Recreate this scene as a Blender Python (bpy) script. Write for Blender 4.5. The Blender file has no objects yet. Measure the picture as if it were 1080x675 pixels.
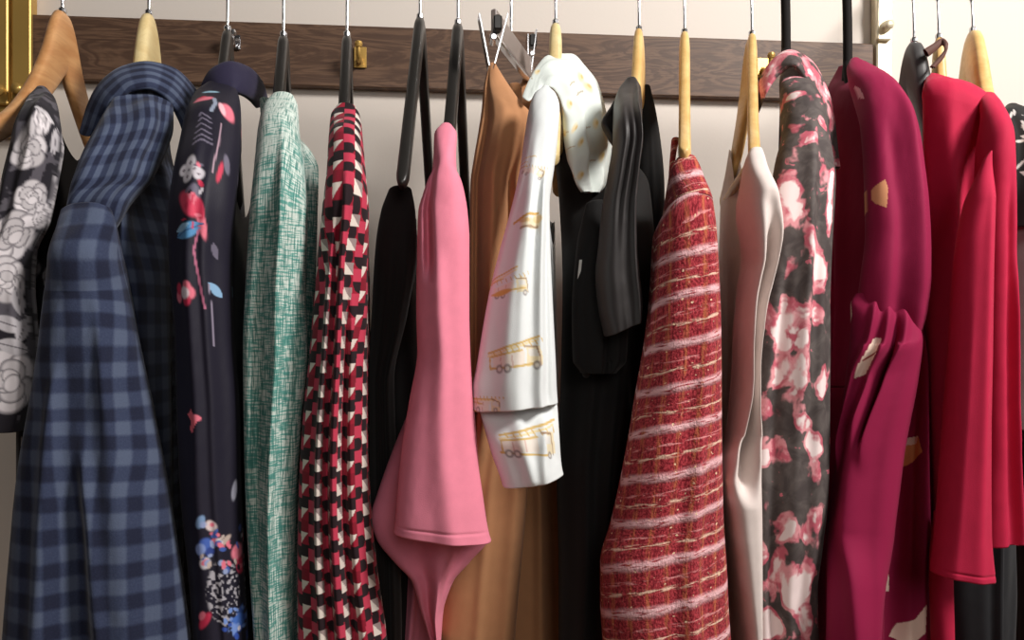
import bpy, math
import numpy as np
from mathutils import Vector

# ------------------------------------------------------------------ camera, light, exposure
C = bpy.context.scene.collection
SC = bpy.context.scene
F_PX, CX, CY = 900.0, 540.0, 337.5          # image taken as 1080 x 675
CAM_Z = 1.30
YAW = math.radians(5.9)
ca, sa = math.cos(YAW), math.sin(YAW)
YR, YW, YN = 1.10, 1.42, 0.89                # rail, wall, near ends of the hangers
ZR = CAM_Z + 0.478                           # rail height

cam_d = bpy.data.cameras.new('camera'); cam = bpy.data.objects.new('camera', cam_d); C.objects.link(cam)
cam_d.sensor_width = 36; cam_d.lens = 36 * F_PX / 1080; cam_d.clip_start = 0.02
cam.location = (0, 0, CAM_Z); cam.rotation_euler = (math.pi / 2, 0, -YAW)
SC.camera = cam
SC.view_settings.view_transform = 'Standard'; SC.view_settings.look = 'None'
SC.view_settings.gamma = 1; SC.view_settings.exposure = 0.0
SC.view_settings.use_curve_mapping = False

w = bpy.data.worlds.new('fill_light'); SC.world = w; w.use_nodes = True
w.node_tree.nodes['Background'].inputs[0].default_value = (1.0, 0.95, 0.9, 1)
w.node_tree.nodes['Background'].inputs[1].default_value = 0.025

def area(name, loc, target, size, power, col):
    d = bpy.data.lights.new(name, 'AREA'); d.shape = 'DISK'; d.size = size; d.energy = power; d.color = col
    o = bpy.data.objects.new(name, d); C.objects.link(o); o.location = loc
    o.rotation_euler = (Vector(target) - Vector(loc)).to_track_quat('-Z', 'Y').to_euler()
    return o
area('ceiling_light', (1.30, 0.0, 2.5), (0.1, 1.1, 1.3), 0.5, 49, (1.0, 0.955, 0.91))
area('fill_light', (0.3, -1.7, 2.1), (0.0, 1.1, 1.3), 1.0, 14, (1.0, 0.96, 0.92))  # added soft fill from behind the camera, lifts the garment fronts
area('side_light', (2.3, 0.75, 2.2), (0.7, 1.4, 1.6), 0.5, 3, (1.0, 0.96, 0.93))

# ------------------------------------------------------------------ helpers
def lin(c):
    c = np.asarray(c, float) / 255.0
    return np.where(c <= 0.04045, c / 12.92, ((c + 0.055) / 1.055) ** 2.4)
def at(px, py, Y):
    px, py, Y = np.broadcast_arrays(np.asarray(px, float), np.asarray(py, float), np.asarray(Y, float))
    a = (px - CX) / F_PX; b = (CY - py) / F_PX
    dx = sa + a * ca; dy = ca - a * sa
    t = Y / dy
    return np.stack([dx * t, Y + 0 * t, CAM_Z + b * t], -1)
def project(P):
    x, y, z = P[..., 0], P[..., 1], P[..., 2] - CAM_Z
    dep = x * sa + y * ca; r = x * ca - y * sa
    return CX + F_PX * r / dep, CY - F_PX * z / dep
def pchip(x, y, xi):
    x = np.asarray(x, float); y = np.asarray(y, float)
    h = np.diff(x); d = np.diff(y) / h
    m = np.zeros_like(y)
    if len(x) == 2: m[:] = d[0]
    else:
        m[0], m[-1] = d[0], d[-1]
        for i in range(1, len(x) - 1):
            if d[i - 1] * d[i] > 0:
                w1 = 2 * h[i] + h[i - 1]; w2 = h[i] + 2 * h[i - 1]
                m[i] = (w1 + w2) / (w1 / d[i - 1] + w2 / d[i])
    k = np.clip(np.searchsorted(x, xi) - 1, 0, len(h) - 1)
    t = (xi - x[k]) / h[k]
    return ((1 + 2 * t) * (1 - t) ** 2 * y[k] + t * (1 - t) ** 2 * h[k] * m[k]
            + t * t * (3 - 2 * t) * y[k + 1] + t * t * (t - 1) * h[k] * m[k + 1])
def vn(x, y, seed=0):
    xi = np.floor(x).astype(np.int64); yi = np.floor(y).astype(np.int64)
    fx = x - xi; fy = y - yi
    fx = fx * fx * (3 - 2 * fx); fy = fy * fy * (3 - 2 * fy)
    def hsh(a, b):
        n = (a * 374761393 + b * 668265263 + seed * 974634777) & 0xffffffff
        n = ((n ^ (n >> 13)) * 1274126177) & 0xffffffff
        return ((n ^ (n >> 16)) & 0xffff) / 65535.0
    return ((hsh(xi, yi) * (1 - fx) + hsh(xi + 1, yi) * fx) * (1 - fy)
            + (hsh(xi, yi + 1) * (1 - fx) + hsh(xi + 1, yi + 1) * fx) * fy)
def fbm(x, y, seed=0, o=3):
    s = 0; a = 1; tot = 0
    for i in range(o):
        s = s + a * vn(x * 2 ** i, y * 2 ** i, seed + i); tot += a; a *= 0.5
    return s / tot
def sstep(a, b, x):
    t = np.clip((x - a) / (b - a), 0, 1); return t * t * (3 - 2 * t)

def link(name, me, mat, parent=None):
    o = bpy.data.objects.new(name, me); C.objects.link(o)
    if mat: me.materials.append(mat)
    if parent: o.parent = parent
    return o
def grid_mesh(name, P, closed_u=True, smooth=True, cap0=False, cap1=False):
    """P: rows x cols x 3"""
    nv, nu = P.shape[:2]
    idx = np.arange(nv * nu).reshape(nv, nu)
    if closed_u: nx = np.roll(idx, -1, 1); a, b = idx[:-1], nx[:-1]; c, d = nx[1:], idx[1:]
    else: a, b = idx[:-1, :-1], idx[:-1, 1:]; c, d = idx[1:, 1:], idx[1:, :-1]
    q = np.stack([a, d, c, b], -1).reshape(-1, 4)
    me = bpy.data.meshes.new(name)
    me.vertices.add(nv * nu); me.vertices.foreach_set('co', P.reshape(-1).astype(np.float32))
    nl = q.size
    me.loops.add(nl); me.loops.foreach_set('vertex_index', q.reshape(-1).astype(np.int32))
    me.polygons.add(len(q)); me.polygons.foreach_set('loop_start', np.arange(0, nl, 4, dtype=np.int32))
    me.update(calc_edges=True); me.validate()
    if smooth: me.polygons.foreach_set('use_smooth', np.ones(len(me.polygons), bool))
    return me
def attrs(me, uv=None, col=None):
    if uv is not None:
        v = np.concatenate([uv, np.zeros(uv.shape[:-1] + (1,))], -1)
        a = me.attributes.new('weave', 'FLOAT_VECTOR', 'POINT'); a.data.foreach_set('vector', v.reshape(-1).astype(np.float32))
    if col is not None:
        c = np.concatenate([col, np.ones(col.shape[:-1] + (1,))], -1)
        a = me.attributes.new('dye', 'FLOAT_COLOR', 'POINT'); a.data.foreach_set('color', c.reshape(-1).astype(np.float32))
def tag(o, label, cat, group=None):
    o['label'] = label; o['category'] = cat
    if group: o['group'] = group
    return o
def empty(name, loc, label, cat, group=None):
    o = bpy.data.objects.new(name, None); C.objects.link(o); o.empty_display_size = 0.03
    o.location = loc
    bpy.context.view_layer.update()
    return tag(o, label, cat, group)
def adopt(o, parent):
    o.parent = parent; o.matrix_parent_inverse = parent.matrix_basis.inverted(); return o

def tube_path(pts, r, nu=10):
    pts = np.asarray(pts, float); r = np.broadcast_to(np.asarray(r, float), (len(pts),))
    T = np.gradient(pts, axis=0); T /= np.linalg.norm(T, axis=1)[:, None] + 1e-12
    ref = np.array([1.0, 0.03, 0.02])
    A = np.cross(T, ref); bad = np.linalg.norm(A, axis=1) < 0.2
    A[bad] = np.cross(T[bad], [0, 0, 1.0]); A /= np.linalg.norm(A, axis=1)[:, None]
    B = np.cross(T, A)
    th = np.linspace(0, 2 * np.pi, nu, endpoint=False)
    P = pts[:, None] + r[:, None, None] * (np.cos(th)[None, :, None] * A[:, None] + np.sin(th)[None, :, None] * B[:, None])
    P = np.concatenate([pts[:1, None] + 0 * P[:1] + (P[:1] - pts[:1, None]) * 1e-3, P, pts[-1:, None] + (P[-1:] - pts[-1:, None]) * 1e-3])
    return P
def smooth_path(pts, n):
    pts = np.asarray(pts, float); t = np.r_[0, np.cumsum(np.linalg.norm(np.diff(pts, axis=0), axis=1))]
    ti = np.linspace(0, t[-1], n)
    return np.stack([pchip(t, pts[:, k], ti) for k in range(3)], -1)
def join_meshes(name, parts):
    """parts: list of (verts Nx3, faces)"""
    V = []; Fc = []; o = 0
    for v, f in parts:
        V += [tuple(map(float, p)) for p in v]; Fc += [tuple(int(i) + o for i in q) for q in f]; o += len(v)
    me = bpy.data.meshes.new(name); me.from_pydata(V, [], Fc); me.update()
    return me
def bevel_box(c, s, b=0.002):
    """box with chamfered edges: three stacked rings per end"""
    x, y, z = np.asarray(s, float) / 2
    b = min(b, x * .45, y * .45, z * .45)
    def ring(ix, iy, zz):
        X, Yy = x - ix, y - iy
        k = b * 0.8
        return [(X - k, -Yy, zz), (X, -Yy + k, zz), (X, Yy - k, zz), (X - k, Yy, zz), (-X + k, Yy, zz), (-X, Yy - k, zz), (-X, -Yy + k, zz), (-X + k, -Yy, zz)]
    R = ring(b, b, -z) + ring(0, 0, -z + b) + ring(0, 0, z - b) + ring(b, b, z)
    f = [tuple(range(7, -1, -1)), tuple(range(24, 32))]
    for l in range(3):
        for i in range(8):
            j = (i + 1) % 8; f.append((l * 8 + i, l * 8 + j, l * 8 + 8 + j, l * 8 + 8 + i))
    return np.array(R) + np.asarray(c, float), f
def lathe(prof, c, axis='y', n=20):
    th = np.linspace(0, 2 * np.pi, n, endpoint=False); V = []
    for r, h in prof:
        for t in th:
            a, b = r * math.cos(t), r * math.sin(t)
            V.append((a, h, b) if axis == 'y' else (a, b, h) if axis == 'z' else (h, a, b))
    f = []
    for l in range(len(prof) - 1):
        for i in range(n):
            j = (i + 1) % n; f.append((l * n + i, l * n + j, (l + 1) * n + j, (l + 1) * n + i))
    f.append(tuple(range(n))[::-1]); f.append(tuple(range((len(prof) - 1) * n, len(prof) * n)))
    return np.array(V) + np.asarray(c, float), f

# ------------------------------------------------------------------ materials
class NT:
    def __init__(s, name):
        s.m = bpy.data.materials.new(name); s.m.use_nodes = True; s.t = s.m.node_tree
        s.b = s.t.nodes['Principled BSDF']
    def n(s, k): return s.t.nodes.new(k)
    def put(s, sock, v):
        if isinstance(v, bpy.types.NodeSocket): s.t.links.new(v, sock)
        elif v is not None:
            if hasattr(sock.default_value, '__len__'):
                v = tuple(float(q) for q in v)
                sock.default_value = v + (1.0,) * (len(sock.default_value) - len(v))
            else: sock.default_value = float(v)
    def math(s, op, a, b=None, c=None):
        n = s.n('ShaderNodeMath'); n.operation = op; s.put(n.inputs[0], a); s.put(n.inputs[1], b); s.put(n.inputs[2], c); return n.outputs[0]
    def weave(s):
        n = s.n('ShaderNodeAttribute'); n.attribute_name = 'weave'; return n.outputs['Vector']
    def dye(s):
        n = s.n('ShaderNodeAttribute'); n.attribute_name = 'dye'; return n.outputs['Color']
    def obj(s): return s.n('ShaderNodeTexCoord').outputs['Object']
    def uv(s):
        n = s.n('ShaderNodeSeparateXYZ'); s.t.links.new(s.weave(), n.inputs[0]); return n.outputs[0], n.outputs[1]
    def comb(s, a, b, c=0.0):
        n = s.n('ShaderNodeCombineXYZ'); s.put(n.inputs[0], a); s.put(n.inputs[1], b); s.put(n.inputs[2], c); return n.outputs[0]
    def scale(s, v, k):
        n = s.n('ShaderNodeVectorMath'); n.operation = 'MULTIPLY'; s.put(n.inputs[0], v); n.inputs[1].default_value = k; return n.outputs[0]
    def noise(s, v, sc, det=3, rough=.5, dist=0.0):
        n = s.n('ShaderNodeTexNoise'); s.put(n.inputs['Vector'], v); n.inputs['Scale'].default_value = sc
        n.inputs['Detail'].default_value = det; n.inputs['Roughness'].default_value = rough; n.inputs['Distortion'].default_value = dist
        return n.outputs['Fac']
    def ss(s, x, a, b):
        n = s.n('ShaderNodeMapRange'); n.interpolation_type = 'SMOOTHSTEP'
        s.put(n.inputs['Value'], x); n.inputs['From Min'].default_value = a; n.inputs['From Max'].default_value = b; return n.outputs['Result']
    def mix(s, f, a, b):
        n = s.n('ShaderNodeMix'); n.data_type = 'RGBA'; s.put(n.inputs[0], f)
        s.put(n.inputs[6], a); s.put(n.inputs[7], b); return n.outputs[2]
    def stripe(s, x, period, duty=.5, soft=.06):
        f = s.math('FRACT', s.math('DIVIDE', x, period)); d = s.math('ABSOLUTE', s.math('SUBTRACT', f, .5))
        return s.ss(d, duty / 2 - soft, duty / 2 + soft)
    def bump(s, h, strength, dist=0.001):
        n = s.n('ShaderNodeBump'); s.put(n.inputs['Height'], h); n.inputs['Strength'].default_value = strength
        n.inputs['Distance'].default_value = dist; s.t.links.new(n.outputs[0], s.b.inputs['Normal'])
    def fin(s, col, rough=.6, metal=0.0, spec=.3, sheen=0.0, coat=0.0):
        s.put(s.b.inputs['Base Color'], col); s.put(s.b.inputs['Roughness'], rough); s.b.inputs['Metallic'].default_value = metal
        s.b.inputs['Specular IOR Level'].default_value = spec; s.b.inputs['Sheen Weight'].default_value = sheen
        s.b.inputs['Sheen Roughness'].default_value = .5
        s.b.inputs['Coat Weight'].default_value = coat
        return s.m
def cloth(name, col=None, rough=.85, sheen=.08, spec=.2, fine=900, bs=.25):
    k = NT(name)
    h = k.noise(k.weave(), fine, 2)
    k.bump(h, bs, .0006)
    if col is None: c = k.dye()
    else:
        c0 = lin(col); c = k.mix(k.noise(k.weave(), 60, 4), c0 * .9, c0 * 1.08)
    return k.fin(c, rough, spec=spec, sheen=sheen)
def plain(name, col, rough=.5, metal=0.0, spec=.4, coat=0.0, var=.1, sc=40):
    k = NT(name); c0 = lin(col)
    return k.fin(k.mix(k.noise(k.obj(), sc, 4), c0 * (1 - var), c0 * (1 + var)), rough, metal, spec, coat=coat)

M = {}
M['black_plastic'] = plain('black_plastic', (38, 36, 34), .34, spec=.5)
M['grey_plastic'] = plain('grey_plastic', (70, 69, 69), .42, spec=.45)
M['chrome'] = plain('chrome', (215, 215, 218), .18, 1.0, var=.03)
M['brass'] = plain('brass', (204, 166, 92), .33, .55, var=.08, sc=25)
M['glare_brass'] = plain('glare_brass', (238, 228, 200), .3, .35, var=.04, sc=25)  # same brass with glare painted into its colour
M['velvet_black'] = plain('velvet_black', (24, 20, 19), .8, spec=.2)
def wood(name, a, b, sc=1.0, rough=.42, axis=(14, 2.2, 14)):
    k = NT(name); v = k.scale(k.obj(), tuple(q * sc for q in axis))
    n1 = k.noise(v, 4.0, 4, .55, .6); n2 = k.noise(k.scale(v, (1, .25, 1)), 22, 2)
    c = k.mix(k.ss(n1, .3, .7), lin(a), lin(b)); c = k.mix(k.math('MULTIPLY', k.ss(n2, .5, .75), .25), c, lin(b) * .75)
    return k.fin(c, rough, spec=.4)
M['pine'] = wood('light_beech_wood', (226, 190, 126), (212, 170, 104))
M['pale'] = wood('pale_maple_wood', (228, 208, 156), (216, 190, 134))
M['tan'] = wood('tan_beech_wood', (214, 164, 112), (190, 134, 84))
def board_mat():
    k = NT('dark_stained_board'); o = k.obj()
    w1 = k.noise(k.scale(o, (1.0, 1, 6.5)), 3.2, 5, .55, 1.6)
    rings = k.math('FRACT', k.math('MULTIPLY', w1, 9.0)); rings = k.math('ABSOLUTE', k.math('SUBTRACT', rings, .5))
    fine = k.noise(k.scale(o, (3, 1, 90)), 6, 3)
    c = k.mix(k.ss(rings, .05, .5), lin((84, 62, 49)), lin((110, 84, 66)))
    c = k.mix(k.math('MULTIPLY', k.ss(fine, .45, .7), .45), c, lin((70, 50, 40)))
    k.bump(fine, .15, .001)
    return k.fin(c, .5, spec=.35)
M['board'] = board_mat()
def wall_mat():
    k = NT('painted_plaster_wall'); o = k.obj()
    n = k.noise(o, 180, 3); k.bump(n, .12, .001)
    return k.fin(k.mix(k.noise(o, 1.5, 3), lin((218, 209, 200)), lin((224, 215, 206))), .75, spec=.2)
M['wall'] = wall_mat()

# ------------------------------------------------------------------ setting
def box_obj(name, c, s, mat, b=.002, parent=None):
    v, f = bevel_box((0, 0, 0), s, b); o = link(name, join_meshes(name, [(v, f)]), mat); o.location = c
    if parent: bpy.context.view_layer.update(); adopt(o, parent)
    return o
wl = box_obj('wall_back', (0.1, YW + .06, 1.3), (5.0, .12, 2.6), M['wall']); wl['kind'] = 'structure'
def floor_mat():
    k = NT('oak_floorboards'); o = k.obj()
    br = k.n('ShaderNodeTexBrick'); k.put(br.inputs['Vector'], o); br.inputs['Scale'].default_value = 1.0
    br.inputs['Brick Width'].default_value = 1.2; br.inputs['Row Height'].default_value = .13; br.inputs['Mortar Size'].default_value = .002
    br.inputs['Color1'].default_value = (*lin((150, 118, 84)), 1); br.inputs['Color2'].default_value = (*lin((134, 102, 70)), 1)
    br.inputs['Mortar'].default_value = (*lin((70, 50, 34)), 1)
    return k.fin(br.outputs['Color'], .45)
fl = box_obj('floor', (0.1, -.25, -.05), (5.0, 3.5, .1), floor_mat()); fl['kind'] = 'structure'

# ------------------------------------------------------------------ wall board with hooks, brackets, rail
zb0 = at(90, 84, YW - .02)[2]; zb1 = at(30, 15, YW - .02)[2]
xb0 = at(31, 40, YW - .02)[0]; xb1 = at(921, 70, YW - .02)[0]
bd = box_obj('hook_board', ((xb0 + xb1) / 2, YW - .0105, (zb0 + zb1) / 2), (xb1 - xb0, .02, zb1 - zb0), M['board'], .0015)
tag(bd, 'long dark brown stained wooden board fixed along the wall behind the hangers', 'board')

def wall_hook(px, py, mat, label, sc=1.0):
    c = at(px, py, YW - .0215)
    e = empty('coat_hook', c, label, 'hook', None)
    bp_v, bp_f = bevel_box((c[0], c[1] - .0015, c[2]), (.020 * sc, .004, .034 * sc), .0015)
    adopt(link('back_plate', join_meshes('back_plate', [(bp_v, bp_f)]), mat), e)
    p = smooth_path([(c[0], c[1] - .003, c[2] - .004 * sc), (c[0], c[1] - .02 * sc, c[2] - .012 * sc), (c[0], c[1] - .034 * sc, c[2] - .006 * sc), (c[0], c[1] - .038 * sc, c[2] + .010 * sc)], 16)
    adopt(link('prong', grid_mesh('prong', tube_path(p, np.linspace(.005, .0038, 16) * sc)), mat), e)
    s, f = lathe([(.001, -.006), (.0055, -.004), (.0065, 0), (.0055, .004), (.001, .006)], p[-1], 'z', 14)
    adopt(link('ball_tip', join_meshes('ball_tip', [(s, f)]), mat), e)
wall_hook(380, 61, M['brass'], 'small brass coat hook on the board beside the red geometric blouse hanger')
wall_hook(804, 72, M['brass'], 'small brass coat hook on the board behind the white dress hanger')
wall_hook(249, 45, M['chrome'], 'little silver coat hook on the board above the navy floral blouse', .7)

def bracket(strips, mat, label, z_bot_px, knob_py, base_mat):
    px0 = strips[0][0]; px1 = strips[-1][1]
    zt = CAM_Z + .60
    cx = (at(px0, 50, YW - .02)[0] + at(px1, 50, YW - .02)[0]) / 2
    e = empty('rail_bracket', (cx, YW - .001, CAM_Z + .4), label, 'bracket')
    zbm = at((px0 + px1) / 2, z_bot_px, YW - .02)[2]
    wdt = at(px1, 50, YW - .02)[0] - at(px0, 50, YW - .02)[0]
    v, f = bevel_box((cx, YW - .012, (zt + zbm) / 2), (wdt, .022, zt - zbm), .003)
    adopt(link('back_plate', join_meshes('back_plate', [(v, f)]), base_mat), e)
    zk = at((px0 + px1) / 2, knob_py, YW - .035)[2]
    for a, b in strips:
        xa, xb_ = at(a + 1, 50, YW - .03)[0], at(b - 1, 50, YW - .03)[0]; xm = (xa + xb_) / 2; ww = xb_ - xa
        zlow = zk - .022
        v, f = bevel_box((xm, YW - .028, (zt - .01 + zlow) / 2), (ww, .010, zt - .01 - zlow), .004)
        st = adopt(link('strip', join_meshes('strip', [(v, f)]), mat), e)
        kn, kf = lathe([(.0075, 0), (.0095, -.002), (.0095, -.004), (.006, -.006), (.007, -.010), (.0085, -.014), (.007, -.018), (.002, -.0195)], (xm, YW - .0325, zk), 'y', 20)
        k = link('screw_knob', join_meshes('screw_knob', [(kn, kf)]), mat); k.data.polygons.foreach_set('use_smooth', [True] * len(k.data.polygons))
        k.parent = st
    p = smooth_path([(cx, YW - .02, CAM_Z + .575), (cx, YW - .12, CAM_Z + .57), (cx, YR + .03, ZR + .04), (cx, YR, ZR)], 20)
    adopt(link('arm', grid_mesh('arm', tube_path(p, .006, 12)), mat), e)
    cv, cf = lathe([(.010, -.016), (.0185, -.015), (.0185, .015), (.010, .016)], (cx, YR, ZR), 'x', 24)
    adopt(link('rail_cup', join_meshes('rail_cup', [(cv, cf)]), mat), e)
    return cx
bx0 = bracket([(-12, 10), (12, 34)], M['brass'], 'gold brass double bracket with screw knobs at the left end of the wall board', 144, 95, M['brass'])
bx1 = bracket([(924, 941)], M['glare_brass'], 'brass bracket, paled by painted glare, at the right end of the wall board', 112, 28, M['glare_brass'])
rp = np.stack([np.linspace(bx0, bx1, 30), np.full(30, YR), np.full(30, ZR)], -1)
rail = link('clothes_rail', grid_mesh('clothes_rail', tube_path(rp, .0125, 24)), M['chrome'])
tag(rail, 'round metal clothes rail carrying all the hangers above the clothes', 'rail')

# ------------------------------------------------------------------ hangers
OUT_D = np.array([0, .012, .024, .05, .09, .14, .195, .212]); OUT_Z = np.array([0, -.001, -.010, -.055, -.106, -.15, -.182, -.196])
INN_D = np.array([0, .04, .09, .14, .19, .206]); INN_Z = np.array([-.078, -.112, -.152, -.18, -.203, -.208])
PROF = {'wish': (OUT_D, OUT_Z, INN_D, INN_Z),
        'straight': (np.array([0, .006, .018, .21, .216]), np.array([0, -.0005, -.008, -.235, -.246]), np.array([0, .03, .205]), np.array([-.034, -.062, -.252])),
        'broad': (np.array([0, .018, .036, .058, .09, .14, .195, .212]), np.array([0, -.003, -.012, -.036, -.088, -.14, -.18, -.196]), INN_D, INN_Z)}
def drop(h, t): return np.interp(np.abs(t), h.D * h.span, h.Z)
class H: pass
def hanger(name, neck, tip, mat, label, thick=.0135, hook='wire', slim=1.0, group=None, deep=1.0, bar=False, prof=None, span=1.0, bend=0.0):
    h = H(); h.span = span; h.bend = bend; prof = prof or ('straight' if slim < 1 else 'wish'); h.D, h.Z, ID, IZ = PROF[prof]; h.C = at(neck[0], neck[1], YR)
    n = at(tip, 200, YN); d = np.array([n[0] - h.C[0], YN - YR]); h.d = d / np.linalg.norm(d)
    h.lat = np.array([-h.d[1], h.d[0]])           # sideways, +X
    e = empty(name, (h.C[0], YR, h.C[2]), label, 'hanger', group); h.e = e
    # outline in (t, z): near side t>0
    to = np.linspace(0, h.D[-1], 44); zo = pchip(h.D, h.Z, to) if prof != 'straight' else np.interp(to, h.D, h.Z)
    ti = np.linspace(0, ID[-1], 36); zi = pchip(ID, IZ, ti) if prof != 'straight' else np.interp(ti, ID, IZ)
    to = to * span; ti = ti * span
    outer = np.r_[np.stack([-to[::-1], zo[::-1]], -1)[:-1], np.stack([to, zo], -1)]
    inner = np.r_[np.stack([-ti[::-1], zi[::-1]], -1)[:-1], np.stack([ti, zi], -1)]
    m = 60
    def rs(a, k):
        L = np.r_[0, np.cumsum(np.linalg.norm(np.diff(a, axis=0), axis=1))]; q = np.linspace(0, L[-1], k)
        return np.stack([np.interp(q, L, a[:, 0]), np.interp(q, L, a[:, 1])], -1)
    m = 2 * 60 + 1
    outer, inner = rs(outer, m), rs(inner, m)
    mid = (outer + inner) / 2; half = (outer - inner) / 2
    th = np.linspace(0, 2 * np.pi, 20, endpoint=False)
    ex = 3.2
    cu = np.sign(np.cos(th)) * np.abs(np.cos(th)) ** (2 / ex); su = np.sign(np.sin(th)) * np.abs(np.sin(th)) ** (2 / ex)
    tz = mid[:, None] + half[:, None] * cu[None, :, None]
    hw = np.full(m, thick / 2); hw[:3] *= [.35, .75, .95]; hw[-3:] *= [.95, .75, .35]
    lat = hw[:, None] * su[None]
    P = np.zeros((m, 20, 3))
    P[..., 0] = h.C[0] + tz[..., 0] * h.d[0] + lat * h.lat[0] - bend * np.maximum(-tz[..., 0], 0)
    P[..., 1] = h.C[1] + tz[..., 0] * h.d[1] + lat * h.lat[1]
    P[..., 2] = h.C[2] + tz[..., 1]
    P = np.concatenate([P[:1].mean(1, keepdims=True) + 0 * P[:1], P, P[-1:].mean(1, keepdims=True) + 0 * P[-1:]])
    adopt(link('shoulder_bar', grid_mesh('shoulder_bar', P), mat), e)
    x, z0 = h.C[0], h.C[2]
    r = .0019 if hook == 'wire' else .0062
    R = .0125 + r + .0005
    pts = [(x, YR, z0 - .02), (x, YR, z0 + .005), (x, YR + .002, max(z0 + .012, ZR - .045)), (x, YR + .012, ZR - .022)]
    for a in np.linspace(-.15, np.pi + .5, 12): pts.append((x, YR + R * math.cos(a), ZR + R * math.sin(a)))
    p = smooth_path(pts, 60)
    adopt(link('hook', grid_mesh('hook', tube_path(p, r, 10)), M['chrome'] if hook == 'wire' else M['velvet_black']), e)
    if hook == 'wire':
        v, f = lathe([(.0035, 0), (.0045, .002), (.0045, .006), (.003, .008)], (x, YR, z0 - .002), 'z', 14)
        adopt(link('ferrule', join_meshes('ferrule', [(v, f)]), M['chrome']), e)
    if bar:
        a = np.array([*(h.C[:2] + h.d * .185), h.C[2] - .198]); b = np.array([*(h.C[:2] - h.d * .195), h.C[2] - .198]); b[0] -= bend * .195
        adopt(link('trouser_bar', grid_mesh('trouser_bar', tube_path(np.linspace(a, b, 12), .0055, 12)), mat), e)
    return h
def armY(h, px, py):
    t = np.linspace(0, .212, 200); Y = h.C[1] + h.d[1] * t
    rz = at(px, py, Y)[:, 2]; az = h.C[2] + drop(h, t) + .004
    k = np.where(az <= rz)[0]
    return Y[k[0]] if len(k) else Y[-1]

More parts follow.
